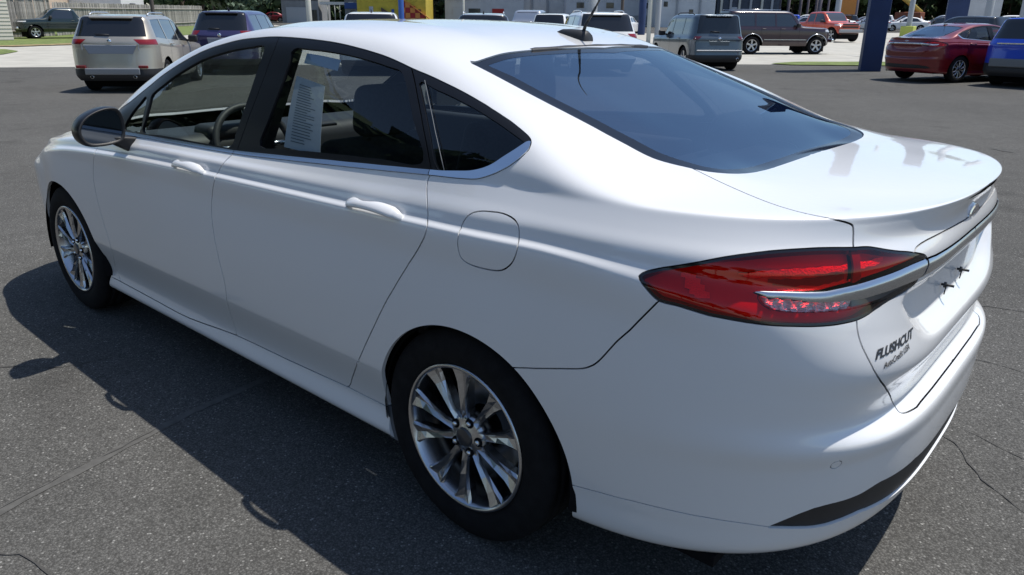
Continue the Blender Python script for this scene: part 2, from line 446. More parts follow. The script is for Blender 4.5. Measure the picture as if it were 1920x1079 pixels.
def sedan_surface(nu_side=224,nw=130,nf=50,sub=14):
    xs=np.linspace(XF,XR,nu_side+1)
    tw=np.linspace(0,1,nw+1)[1:]; tf=np.linspace(1,0,nf+1)[:-1]
    rows=[]
    w=f1(W,xs);ch=f1(CHAR,xs);by=f1(BELT,xs,1);bz=f1(BELT,xs,2)
    cur=[]
    for r in LOW:
        if r[0]=='m': y=None
        elif r[0]=='b': y=by;z=bz
        else:
            y=w-(f1(r[0],xs) if isinstance(r[0],str) else r[0])
            z=ch+float(r[1][1:]) if str(r[1])[0]=='C' else f1(r[1],xs)
        cur.append([y,z] if y is not None else None)
    for i,r in enumerate(LOW):
        if r[0]=='m':
            a=cur[11];k=r[1]; cur[i]=[a[0]+(by-a[0])*k-.001*4*k*(1-k),a[1]+(bz-a[1])*k+.0*k]
    lip=None
    for i,r in enumerate(LOW):
        y,z=cur[i];Z,X,n,m,FZ,FX=r[2:]
        xw,yw=superell(XR,-X,y[-1],n,m,tw,-1)
        zs=(z[-2]-z[-1])/(xs[-2]-xs[-1]) # slope
        e=ease(np.clip(tw/.85,0,1));zw=z[-1]*(1-e)+Z*e+zs*(xw-XR)*(1-e)*.5
        xf,yf=superell(XF,FX,y[0],2.2,2.6,tf,1)
        e=ease(np.clip(tf,0,1));zf=z[0]*(1-e)+FZ*e
        P=np.stack([np.concatenate([xf,xs,xw]),np.concatenate([yf,y,yw]),np.concatenate([zf,z,zw])],-1)
        rows.append(P)
    L=rows[-1]
    # upper rows
    up=[]
    b=lambda c:f1(B,xs,c)
    U=[]
    Bz=lambda x:f1(B,x,2);Cz=lambda x:f1(C_,x,2);Dz=lambda x:f1(D_,x,2);Ez=lambda x:f1(E_,x,2)
    xL=L[nf+nu_side:,0];yL=L[nf+nu_side:,1];zL=L[nf+nu_side:,2]
    oL=np.argsort(xL)
    ly=lambda x:np.interp(x,xL[oL],yL[oL]);lz=lambda x:np.interp(x,xL[oL],zL[oL])
    By,Cy=f1(B,xs,1),f1(C_,xs,1)
    side=[]
    bul=.012
    for k in(1/3,2/3): side.append((by+(By-by)*k+bul*4*k*(1-k),bz+(Bz(xs)-bz)*k+.004*4*k*(1-k)))
    side.append((By,Bz(xs)))
    side.append((By+(Cy-By)*.45+.003,Bz(xs)+(Cz(xs)-Bz(xs))*.45+.011))
    side.append((Cy,Cz(xs)))
    side.append(((Cy+f1(D_,xs,1))/2,(Cz(xs)+Dz(xs))/2+.008))
    side.append((f1(D_,xs,1),Dz(xs)))
    side.append((f1(D_,xs,1)*.5,(Dz(xs)+Ez(xs)*3)/4))
    side.append((0*xs,Ez(xs)))
    q=[1.0]+[s[0][-1]/by[-1] for s in side]
    # wrap heights at (x,y)
    def Zup(x,y):
        yl=ly(x);qq=np.clip(np.abs(y)/np.maximum(yl,1e-4),0,1)
        l=lz(x)
        b_=Bz(x);c_=Cz(x);d_=Dz(x);e_=Ez(x)
        zz=[l, l+(b_-l)/3+.0035*np.clip((x+.5)/.25,0,1), l+(b_-l)*2/3+.0035*np.clip((x+.5)/.25,0,1), b_, b_+(c_-b_)*.45+.011*np.clip((x+.6)/.35,0,1), c_, (c_+d_)/2+.008*np.clip((x+.6)/.35,0,1), d_,(d_+3*e_)/4,e_]
        out=np.zeros_like(x)
        for i in range(len(x)): out[i]=pchip(q[::-1],[v[i] for v in zz][::-1],np.array([qq[i]]))[0]
        return out
    Lw=L[nf+nu_side+1:]
    xc=XR+(-1.037-XR)*(1-(1-tw)**1.35)
    for s,qj in zip(side,q[1:]):
        wj=1-qj
        xw=Lw[:,0]+(xc-Lw[:,0])*wj; yw=Lw[:,1]*qj
        xw=np.maximum(xw,-1.0368)
        zw=Zup(xw,yw)
        # front: plan lerp likewise
        Lf=L[:nf]; xcf=XF+(3.69-XF)*(1-(1-tf)**1.4)
        qf=s[0][0]/by[0]
        xf=Lf[:,0]+(xcf-Lf[:,0])*(1-qf);yf=Lf[:,1]*qf
        e=ease(np.clip((xf-XF)/(3.69-XF),0,1)); zf=s[1][0]*(1-e)+.73*e+ .02*4*e*(1-e)
        up.append(np.stack([np.concatenate([xf,xs,xw]),np.concatenate([yf,s[0],yw]),np.concatenate([zf,s[1],zw])],-1))
    R=np.array(rows+up) # rows x u x 3
    R=np.array([sgn_smooth(r,2.2) for r in R])
    for it in range(2):
        R2=np.array([sgn_smooth(r,8.) for r in R]);wf=ease(np.clip((R[...,0]-2.75)/.35,0,1))*(np.arange(len(R))[:,None]>7)*np.clip((3.70-R[...,0])/.15,0,1)
        R=R+(R2-R)*wf[...,None]
    R[-1,:,1]=0
    # v interpolation: Catmull-Rom, centripetal
    n=len(R);out=[];vid=[]
    for i in range(n-1):
        p1,p2=R[i],R[i+1]
        p0=R[i-1] if i>0 else 2*p1-p2
        if i<n-2:p3=R[i+2]
        else: p3=R[i]*[1,-1,1]; 
        d=lambda a,b:np.maximum(np.linalg.norm(a-b,axis=1,keepdims=True),1e-5)**.6
        t0=0;t1=d(p0,p1);t2=t1+d(p1,p2);t3=t2+d(p2,p3)
        for k in range(sub):
            t=t1+(t2-t1)*k/sub
            A1=(t1-t)/(t1-t0)*p0+(t-t0)/(t1-t0)*p1;A2=(t2-t)/(t2-t1)*p1+(t-t1)/(t2-t1)*p2;A3=(t3-t)/(t3-t2)*p2+(t-t2)/(t3-t2)*p3
            B1=(t2-t)/(t2-t0)*A1+(t-t0)/(t2-t0)*A2;B2=(t3-t)/(t3-t1)*A2+(t-t1)/(t3-t1)*A3
            out.append((t2-t)/(t2-t1)*B1+(t-t1)/(t2-t1)*B2);vid.append(i+k/sub)
    out.append(R[-1]);vid.append(n-1)
    G=np.array(out)
    vv=np.array(vid)
    ss=lambda a,b,x:ease(np.clip((x-a)/(b-a),0,1))
    for it in range(3):
        Q=sgn_smooth(G,5.)
        X=G[...,0]
        wgt=(1-ss(-.30,-.08,X))*(ss(-.95,-.7,X))*(ss(11.2,12.8,vv)*(1-ss(18.5,20,vv)))[:,None]*.9
        G=G+(Q-G)*wgt[...,None];G[-1,:,1]=0;G[:,0,1]=0;G[:,-1,1]=0
    return G,np.array(vid),R
# outlines of the panels, lamps and windows as (column, row) on the body surface
T_dlo = uvs('108.4,16.41 107.2,17.22 111.6,17.00 115.1,16.84 117.4,16.87 119.8,16.88 122.9,16.88 126.6,16.90 130.7,16.94 135.4,16.95 140.5,16.96 145.8,16.98 151.0,17.01 156.2,17.00 161.4,16.98 165.8,17.00 169.2,17.03 172.1,17.01 175.1,16.99 178.2,16.99 181.3,16.99 184.8,16.99 188.8,16.99 193.0,16.99 197.0,16.99 200.7,16.99 204.2,17.00 207.5,17.01 210.7,17.01 213.8,17.00 216.7,17.00 219.4,17.00 221.9,17.02 224.3,17.03 226.7,17.03 229.1,17.02 231.4,17.00 233.8,17.00 236.2,17.01 238.7,17.01 241.3,17.00 243.9,17.00 246.3,17.00 248.4,17.00 250.4,17.00 252.4,17.00 254.2,17.01 255.9,17.00 257.5,17.01 258.9,17.01 260.2,17.02 261.4,17.03 262.7,17.02 263.8,17.02 264.8,17.01 265.4,17.01 265.9,17.00 266.3,16.99 266.7,16.96 267.0,16.92 267.2,16.88 267.4,16.83 267.6,16.77 267.7,16.69 267.8,16.57 267.9,16.42 267.8,16.24 267.5,16.01 267.1,15.74 266.6,15.49 266.0,15.27 265.4,15.05 264.6,14.86 263.7,14.69 262.8,14.54 261.8,14.41 260.9,14.30 260.0,14.20 259.0,14.11 257.8,14.05 256.4,14.02 254.8,13.98 252.8,13.95 250.5,13.97 247.5,13.98 243.6,13.94 238.8,13.89 233.8,13.88 228.6,13.91 223.2,13.95 217.6,13.97 211.8,13.97 205.9,14.00 199.7,14.01 193.3,14.01 186.5,14.00 179.2,13.95 170.6,13.91 161.2,13.90 152.5,13.89 145.6,13.87 139.8,13.88 133.9,13.92 127.3,13.50 120.5,13.14 114.8,14.08 112.0,14.59 110.6,15.36')
T_gapA = uvs('104.2,11.40 103.8,10.59 103.2,9.74 103.4,8.74 101.8,8.33 100.8,7.99 100.2,7.76 99.7,7.57 99.3,7.38 99.3,7.13 99.6,6.68 100.1,6.10 100.6,5.68 101.0,5.36 101.5,5.05 102.0,4.76 102.4,4.48 102.7,4.19 102.0,2.98 100.2,2.70 98.3,2.50 96.7,2.31 95.9,2.12 96.4,1.88 98.2,1.62')
T_gapB = uvs('179.5,14.14 178.5,13.81 177.9,12.50 177.5,11.76 177.3,11.01 176.2,10.49 175.5,9.84 175.9,8.87 174.8,8.54 173.5,8.23 172.6,7.92 172.2,7.65 171.9,7.39 171.9,7.13 172.0,6.83 172.2,6.46 172.5,6.06 172.8,5.75 173.2,5.48 173.5,5.24 173.9,4.99 174.1,4.73 174.0,4.48 173.6,4.19 172.8,2.94 171.5,2.60 170.6,2.31 170.5,2.04')
T_gapBw = uvs('184.8,16.99 185.1,16.73 184.9,16.53 184.6,16.33 184.3,16.12 184.1,15.87 183.7,15.61 183.2,15.35 182.5,15.07 181.8,14.82 181.0,14.61 180.2,14.41 179.5,14.14')
T_gapC = uvs('247.5,14.20 247.5,13.73 247.5,12.71 247.8,12.20 248.6,11.65 249.6,11.11 250.2,10.55 250.5,10.03 251.4,9.11 251.3,8.80 250.8,8.62 249.9,8.46 248.8,8.28 247.5,8.07 246.1,7.84 244.7,7.59 243.1,7.31 241.4,6.98 239.6,6.54 238.0,6.10 236.4,5.76 234.7,5.44 232.8,5.09 230.8,4.68 228.8,4.23 226.0,2.80 222.6,2.41 219.8,2.06')
T_gapCw = uvs('231.4,17.00 233.1,16.79 234.6,16.59 236.2,16.36 237.9,16.11 239.8,15.80 241.7,15.45 243.8,15.05 245.7,14.65 247.5,14.20')
T_doorbot = uvs('98.2,1.62 108.3,1.60 117.9,1.58 126.3,1.56 132.8,1.54 138.3,1.53 144.8,1.55 152.9,1.64 161.6,1.76 170.3,1.86 178.6,1.90 186.8,1.92 195.0,1.94 203.9,1.99 212.8,2.03 219.8,2.06 224.1,2.06 227.0,2.06 229.8,2.06')
T_fuel = uvs('259.2,9.46 259.0,10.13 259.3,10.52 259.8,10.82 260.3,11.03 260.9,11.16 261.6,11.26 262.5,11.33 263.4,11.37 264.4,11.39 265.5,11.42 266.6,11.43 267.6,11.40 268.6,11.34 269.6,11.24 270.4,11.10 271.0,10.88 271.4,10.61 271.6,10.32 271.8,9.99 272.2,9.34 272.4,8.93 272.3,8.79 272.0,8.67 271.6,8.56 271.0,8.47 270.3,8.39 269.5,8.32 268.7,8.28 267.7,8.25 266.6,8.24 265.2,8.23 263.7,8.23 262.4,8.24 261.4,8.26 260.6,8.29 260.0,8.34 259.6,8.42 259.4,8.53 259.3,8.64 259.3,8.77 259.4,8.94')
T_seam = uvs('305.5,8.65 303.5,8.38 301.5,8.11 299.9,7.86 298.8,7.71 298.0,7.60 297.2,7.48 296.1,7.29 294.9,7.08 293.8,6.88 292.8,6.72 291.9,6.62 291.0,6.53 290.2,6.47 289.4,6.42 287.8,6.34 284.7,6.20 280.7,6.02 277.0,5.88 274.5,5.80 272.7,5.73 271.0,5.67')
T_trunk = uvs('297.8,19.06 301.8,18.95 305.7,18.82 309.7,18.66 314.0,18.45 318.4,18.17 322.3,17.85 325.4,17.55 328.0,17.27 330.5,16.93 333.2,16.37 335.9,15.48 338.1,14.29 339.8,13.78 341.1,13.55 342.1,13.36 342.7,13.25 343.0,13.15 343.3,12.92 343.6,12.56 343.8,12.15 343.8,11.81 343.6,11.55 343.4,11.31 343.3,11.02 343.6,10.64 344.2,10.23 344.5,9.89 344.5,9.65 344.4,9.45 344.5,9.26 344.6,9.08 344.9,8.92 345.3,8.78 345.8,8.65 346.5,8.52 347.2,8.39 348.0,8.26 348.9,8.11 350.2,7.94 352.2,7.68 355.4,7.33 358.8,6.93 362.2,6.54 364.6,6.19 365.5,5.95 365.4,5.77 365.3,5.65 365.6,5.55 366.5,5.49 367.9,5.44 369.7,5.40 372.0,5.36 374.8,5.31 378.2,5.26 382.7,5.19 388.1,5.09 394.2,4.96')
T_glL = uvs('241.9,18.87 243.4,18.88 244.8,18.88 247.0,18.88 250.2,18.87 254.0,18.86 257.8,18.85 261.4,18.84 265.1,18.84 268.4,18.84 271.4,18.85 274.5,18.85 277.8,18.86 281.2,18.87 284.4,18.86 287.1,18.85 289.0,18.85 290.4,18.86 291.9,18.88 293.7,18.91 295.5,18.94 297.4,18.98 299.2,19.01 301.1,19.05 303.0,19.12 305.0,19.24 307.0,19.40 308.7,19.61 310.0,19.87 311.1,20.18 312.1,20.66 313.4,21.24 315.3,21.82 317.6,22.49')
T_glT = uvs('241.8,18.94 242.0,19.28 242.2,19.59 242.4,19.87 242.7,20.14 243.0,20.40 243.2,20.66 243.4,20.91 243.7,21.12 244.0,21.32 244.2,21.53 244.5,21.75 244.8,21.96 245.0,22.15 245.2,22.33 245.3,22.52')
T_lamp = uvs('301.4,9.32 301.8,9.55 302.5,9.76 303.9,9.99 305.9,10.21 308.5,10.43 310.9,10.63 313.2,10.82 315.4,11.01 317.7,11.18 320.3,11.34 323.0,11.48 325.9,11.61 329.2,11.71 332.7,11.78 335.9,11.82 338.9,11.82 341.6,11.80 343.9,11.78 345.4,11.78 346.4,11.78 347.7,11.76 349.7,11.68 352.1,11.57 354.5,11.47 356.8,11.39 359.1,11.32 361.2,11.23 363.4,11.13 365.5,11.03 366.8,10.88 366.7,10.66 365.8,10.39 364.9,10.19 364.7,10.09 364.4,10.04 363.1,9.99 360.1,9.92 356.5,9.84 353.7,9.75 352.0,9.68 350.7,9.61 349.4,9.55 348.0,9.46 346.5,9.38 344.6,9.29 342.3,9.22 339.8,9.14 337.3,9.07 334.6,9.00 331.9,8.95 329.4,8.90 327.4,8.86 325.5,8.83 323.4,8.80 320.8,8.77 318.0,8.74 315.5,8.71 313.2,8.71 311.1,8.71 309.4,8.71 307.9,8.69 306.8,8.68 305.8,8.68 304.7,8.73 303.8,8.80 303.0,8.88 302.2,8.96 301.6,9.11')
T_chrtop = uvs('323.8,9.90 324.8,9.92 325.7,9.94 327.2,9.97 329.6,10.01 332.7,10.05 335.3,10.08 336.9,10.11 338.0,10.14 339.4,10.20 341.4,10.27 343.8,10.35 346.2,10.43 348.6,10.51 351.1,10.58 353.5,10.64 355.9,10.70 358.2,10.76 360.5,10.80 362.8,10.83 365.0,10.84 367.1,10.86 369.0,10.86 370.9,10.85 373.7,10.86 379.0,10.89 386.6,10.89 394.4,10.85 399.9,10.84')
T_chrbot = uvs('324.2,9.83 324.9,9.79 325.5,9.74 326.2,9.71 326.9,9.72 327.6,9.74 328.8,9.76 330.8,9.76 333.4,9.74 336.0,9.74 338.8,9.78 341.7,9.83 344.2,9.86 345.7,9.88 346.5,9.89 347.6,9.92 349.7,9.97 352.4,10.02 355.2,10.08 357.9,10.13 360.9,10.17 364.1,10.21 367.7,10.25 371.7,10.28 376.1,10.31 380.7,10.34 385.4,10.37 390.9,10.38')
T_clear = uvs('324.7,9.72 324.9,9.65 325.1,9.58 325.4,9.51 326.1,9.44 326.9,9.38 327.9,9.35 329.3,9.35 330.9,9.37 332.7,9.40 334.8,9.44 337.2,9.48 339.5,9.52 341.3,9.55 342.8,9.59 344.6,9.64 347.0,9.69 349.8,9.75 352.6,9.80 355.2,9.85 357.9,9.90 360.2,9.96 361.9,10.03 363.0,10.12 364.1,10.21')
T_darktop = uvs('332.7,2.16 335.7,2.36 338.7,2.54 341.9,2.68 345.5,2.74 349.4,2.76 353.6,2.81 358.1,2.95 363.2,3.10 369.2,3.19 376.2,3.15 385.3,2.99 400.2,2.55')
T_darkbot = uvs('332.8,2.12 336.3,2.09 340.1,2.03 343.7,1.97 346.9,1.96 349.9,2.00 352.9,2.04 356.4,2.09 360.2,2.14 364.3,2.18 368.6,2.22 373.4,2.23 380.1,2.13')
T_seam2 = uvs('286.0,2.13 290.7,2.19 295.1,2.24 299.5,2.27 304.2,2.31 308.9,2.32 313.1,2.32 316.4,2.31 319.2,2.31 322.2,2.29 325.6,2.27 329.1,2.23 332.7,2.16')
T_wfront = uvs('129.7,16.13 130.6,16.21 132.0,16.25 133.9,16.30 136.0,16.36 138.4,16.43 141.4,16.49 144.9,16.54 148.9,16.59 152.9,16.64 157.1,16.65 161.4,16.66 165.3,16.68 168.7,16.69 171.9,16.70 174.6,16.70 176.9,16.72 178.9,16.73 180.4,16.69 180.9,16.57 180.8,16.40 180.5,16.20 180.3,15.94 180.1,15.62 179.7,15.33 179.3,15.08 178.8,14.87 178.2,14.69 177.7,14.53 177.3,14.38 176.2,14.26 174.4,14.21 171.8,14.22 168.4,14.23 163.4,14.24 157.4,14.25 151.8,14.27 147.3,14.28 143.5,14.29 139.7,14.30 135.7,14.29 131.8,14.27 129.1,14.32 128.5,14.50 129.1,14.72 129.8,14.94 129.8,15.16 129.8,15.38 129.8,15.59 129.7,15.79 129.5,15.98')
T_wsail = uvs('123.3,16.01 124.1,16.14 124.7,16.24 125.4,16.27 126.2,16.18 127.0,16.04 127.6,15.86 127.9,15.65 128.0,15.41 127.9,15.15 128.1,14.84 128.0,14.55 127.1,14.34 124.5,14.28 121.1,14.35 118.4,14.44 117.2,14.46 116.8,14.50 116.9,14.61 117.7,14.84 118.7,15.16 119.7,15.45 120.8,15.68 122.1,15.86')
T_wrear = uvs('192.4,16.65 193.9,16.70 196.1,16.70 198.8,16.70 202.0,16.71 205.6,16.72 209.0,16.73 212.2,16.74 215.2,16.74 218.1,16.74 220.9,16.75 223.5,16.76 225.6,16.77 227.2,16.79 228.3,16.80 229.4,16.77 230.5,16.69 231.6,16.57 232.9,16.41 234.6,16.18 236.5,15.89 238.5,15.56 241.3,15.16 244.0,14.73 244.7,14.43 242.2,14.33 237.8,14.36 232.8,14.39 227.8,14.38 222.3,14.38 216.6,14.37 210.5,14.37 204.2,14.36 198.7,14.36 194.4,14.34 191.1,14.32 189.0,14.37 188.6,14.50 189.4,14.67 190.3,14.86 190.9,15.11 191.4,15.39 191.8,15.65 192.1,15.90 192.2,16.12 192.4,16.30 192.3,16.45 192.0,16.57')
T_wquart = uvs('235.3,16.71 236.3,16.74 238.1,16.71 240.2,16.68 242.6,16.68 245.2,16.68 247.7,16.67 249.9,16.67 251.9,16.67 253.8,16.66 255.6,16.65 257.3,16.64 258.8,16.64 260.3,16.63 261.6,16.62 262.8,16.61 263.9,16.61 265.0,16.61 265.7,16.60 266.1,16.60 266.3,16.60 266.3,16.54 266.3,16.41 266.0,16.23 265.7,16.02 265.2,15.78 264.5,15.52 263.7,15.29 262.8,15.08 261.8,14.89 260.7,14.75 259.8,14.65 258.9,14.57 257.9,14.51 256.8,14.45 255.6,14.41 254.2,14.38 252.5,14.30 250.6,14.23 248.8,14.31 247.3,14.55 245.9,14.88 244.2,15.26 242.1,15.65 239.7,16.05 237.7,16.34 236.4,16.52 235.4,16.64')
T_chrin = uvs('114.6,14.34 121.1,14.27 127.3,14.23 133.5,14.21 139.3,14.20 145.1,14.19 152.0,14.19 160.7,14.18 170.1,14.17 178.7,14.16 186.1,14.17 192.8,14.18 199.3,14.18 205.5,14.18 211.4,14.18 217.1,14.19 222.7,14.19 228.2,14.20 233.3,14.20 238.4,14.21 243.2,14.22 247.1,14.24 250.1,14.26 252.4,14.30 254.3,14.34 255.9,14.38 257.2,14.43 258.3,14.50 259.4,14.59 260.5,14.71 261.5,14.86 262.4,15.06 263.2,15.30 264.1,15.58 265.1,15.93 266.0,16.32 266.8,16.73')
T_lband = uvs('322.0,10.48 323.8,10.61 326.7,10.77 329.7,10.90 332.6,11.00 335.6,11.08 338.3,11.13 340.3,11.16 341.8,11.18 342.8,11.17 343.3,11.10 343.2,11.00 342.7,10.92 341.7,10.88 340.2,10.84 338.3,10.80 335.6,10.74 332.5,10.67 329.9,10.58 328.0,10.50 326.4,10.43 325.0,10.39 323.5,10.38 322.1,10.41')
T_lband2 = uvs('346.0,11.26 347.8,11.30 350.5,11.30 352.3,11.26 352.2,11.20 351.0,11.11 349.8,11.04 348.7,10.97 347.5,10.93 346.6,10.92 345.9,11.01 345.6,11.15')
T_lbright = uvs('309.8,10.06 310.4,10.16 311.5,10.21 312.4,10.19 313.1,10.05 313.7,9.83 314.1,9.62 314.7,9.45 315.2,9.30 315.2,9.18 314.6,9.06 313.5,8.98 312.5,8.97 311.8,9.03 311.3,9.20 310.8,9.40 310.3,9.63 309.8,9.88')
T_appl = uvs('361.3,11.14 361.2,11.18 361.2,11.21 361.5,11.26 362.0,11.34 362.9,11.42 364.7,11.50 367.9,11.57 372.5,11.61 377.6,11.63 382.5,11.62 387.9,11.60 394.1,11.55')
T_recess = uvs('356.2,9.62 358.7,9.43 361.5,9.24 364.5,9.05 367.3,8.88 369.8,8.73 372.4,8.59 376.2,8.40 380.7,8.20 382.0,8.29 378.9,8.79 371.1,9.51 364.1,10.21')
# ------------------------------------------------------------------ panel outlines on the body surface, (column, row) of the grid
DLO = T_dlo
CHRIN = T_chrin
GAPA = np.concatenate([uvs('104.5,13.9'), T_gapA])
GAPBW = T_gapBw; GAPB = T_gapB; GAPC = T_gapC; GAPCW = T_gapCw
DOORBOT = T_doorbot
_kb = int(np.argmin(np.hypot(DOORBOT[:, 0]-GAPB[-1, 0], (DOORBOT[:, 1]-GAPB[-1, 1])*8)))
_kc = int(np.argmin(np.hypot(DOORBOT[:, 0]-GAPC[-1, 0], (DOORBOT[:, 1]-GAPC[-1, 1])*8)))
FUEL = T_fuel
SEAM = np.concatenate([T_seam, uvs('262,5.6')])
TRUNK_L = np.concatenate([T_trunk[:-5], uvs('375,5.40 384,5.42 404.0,5.42')])
RGL = np.concatenate([uvs('240.8,19.0'), T_glL, uvs('318.5,23')])
RGT = np.concatenate([uvs('246,23'), T_glT[::-1]])
LAMP = T_lamp
CHR_T = np.concatenate([uvs('323.0,9.90'), T_chrtop[:-4], uvs('380,10.87 390,10.87 404.0,10.87')])
CHR_B = np.concatenate([uvs('404,10.36'), T_chrbot[::-1]])
CLEARP = np.concatenate([T_clear, uvs('364.1,10.3 353.7,10.3 344,10.1 336,9.95 328,9.90 324.9,9.86')])
DARK_T = np.concatenate([T_darktop[:-5], uvs('360,2.98 375,3.0 404,3.0')])
DARK_B = np.concatenate([uvs('404,1.95'), uvs('380,1.96 366,2.0'), T_darkbot[7::-1]])
SEAM2 = np.concatenate([uvs('280,2.1'), T_seam2])
APPL = np.concatenate([uvs('361.3,10.98'), T_appl, uvs('404,11.55')])
RECESS = uvs('363,10.1 358.5,9.65 362.0,9.15 366.5,8.75 372.4,8.45 382.0,8.3 404,8.25 412,8.25 412,10.25 404,10.25 385,10.25 370,10.2')
WFRONT, WSAIL, WREAR, WQUART = T_wfront, T_wsail, T_wrear, T_wquart
WIND_L = uvs('92,18.6 97,18.35 103,18.25 115,18.2 130,18.2 145,18.25 155,18.4 158,18.9 159,20 159.5,23')

G_, vid_, R_ = sedan_surface()
GR = Grid(G_, vid_, 14)
V1 = GR.v[-1]
def poly(*parts, k=4):
    """smooth each run, join them into one closed outline"""
    out = []
    for p, sm in parts:
        p = np.asarray(p, float)
        out.append(smooth_poly(p, False, k) if sm else p)
    return np.concatenate(out)
def split(s, P, gap=0., virt=None):
    """inside, outside of an outline with a gap between"""
    f = sdf(GR, s, P, virt)
    if gap == 0: a, b = clip(s, f); return a, b
    a, _ = clip(s, f+gap/2)
    _, b = clip(s, f-gap/2)
    return a, b

def wheel(parent, x, side, r=.333, w=.215, face=.896, spokes=10, rimr=.229, M_r=None):
    """wheel as its own part: tyre, rim, spokes, nuts"""
    M_r = M_r or M_ALLOY
    e = obj('wheel', None, parent); e.location = (x, 0, r)
    if side < 0: e.scale = (1, -1, 1)
    f = face
    b = MB()
    prof = []
    hw = w/2; cy = f-hw-.004
    # tyre cross-section, outside shoulder to inside
    ty = [(rimr-.006, hw-.016), (rimr+.003, hw-.007), (rimr+.012, hw-.001), (rimr+.035, hw+.004), (rimr+.060, hw+.004), (r-.022, hw-.004), (r-.008, hw-.014), (r-.003, hw-.026),
          (r-.001, hw-.045), (r-.009, hw-.047), (r-.009, hw-.053), (r, hw-.055), (r+.001, .03), (r-.008, .028), (r-.008, .020), (r+.001, .018),
          (r+.001, -.018), (r-.008, -.020), (r-.008, -.028), (r+.001, -.03), (r, -hw+.055), (r-.009, -hw+.053), (r-.009, -hw+.047), (r-.001, -hw+.045),
          (r-.010, -hw+.012), (rimr+.05, -hw-.002), (rimr, -hw+.01)]
    b.lathe([(a, cy+o) for a, o in ty], n=96, axis='y'); b.build('tyre', M_RUBBER, e)
    # rim barrel and lip
    b = MB(); o = f
    b.lathe([(rimr+.002, o-.016), (rimr+.001, o-.006), (rimr-.004, o-.003), (rimr-.010, o-.006), (rimr-.014, o-.016), (rimr-.020, o-.034), (rimr-.030, o-.07), (rimr-.034, o-.14), (rimr-.02, o-.19)], n=96)
    b.build('rim', M_r, e)
    # dark back: brake disc and hub
    b = MB(); b.lathe([(.07, o-.11), (.145, o-.112), (.150, o-.118), (.150, o-.13), (0.07, o-.13)], n=48, closed=True); b.build('brake_disc', M_STEEL, e)
    b = MB(); b.lathe([(0., o-.13), (.19, o-.135), (rimr-.03, o-.15)], n=48); b.build('brake_backing', M_UNDER, e)
    b = MB(); b.box((.118, o-.105, .03), (.06, .07, .15)); b.build('brake_caliper', M_UNDER, e)
    # spokes: wide V-shaped blades
    sp = MB(); dk = MB()
    for k in range(spokes):
        t = 2*math.pi*(k+.5)/spokes + (.03 if k % 2 else -.03)
        c, s_ = math.cos(t), math.sin(t)
        def P(rad, off, dep): return (rad*c-off*s_, o-dep, rad*s_+off*c)
        secs = [(.050, .015, .026, .034), (.085, .0125, .019, .029), (.13, .0150, .016, .026), (.175, .0215, .0155, .025), (rimr-.028, .031, .013, .021), (rimr-.013, .037, .010, .014)]
        V = []; F = []
        for rad, hw_, dc, de in secs:
            # left edge front, ridge, right edge front, right back, left back
            V += [P(rad, -hw_, de), P(rad, -hw_*.78, dc), P(rad, 0.0, dc+.009+.006*(rad < .1)), P(rad, hw_*.78, dc), P(rad, hw_, de), P(rad, hw_*.75, de+.03), P(rad, -hw_*.75, de+.03)]
        for i in range(len(secs)-1):
            for q in range(7): F.append((i*7+q, (i+1)*7+q, (i+1)*7+(q+1) % 7, i*7+(q+1) % 7))
        q = MB().add(V, F); q.build('spoke', M_r, e)
    b = MB(); b.lathe([(0.0, o-.020), (.030, o-.020), (.034, o-.023), (.052, o-.026), (.064, o-.030), (.069, o-.055), (.06, o-.08)], n=60); b.build('hub', M_r, e)
    b = MB(); b.lathe([(0.0, o-.0135), (.024, o-.0135), (.0295, o-.015), (.031, o-.021)], n=36); cp = b.build('hub_cap', M_CAP, e)
    for k in range(5):
        t = 2*math.pi*(k+.5)/5; cx, cz = .050*math.cos(t), .050*math.sin(t)
        b = MB(); b.lathe([(0, o-.0150), (.0055, o-.0152), (.0080, o-.018), (.0082, o-.035)], n=6, c=(cx, 0, cz))
        b.build('wheel_nut', M_BLACK if False else M_CHROME, e)
        b = MB(); b.lathe([(.0080, o-.0232), (.0140, o-.0225), (.0150, o-.027)], n=18, c=(cx, 0, cz)); b.build('nut_recess_shade', M_UNDER, e)  # dark ring on the hub, shade of the nut recess as colour
    return e

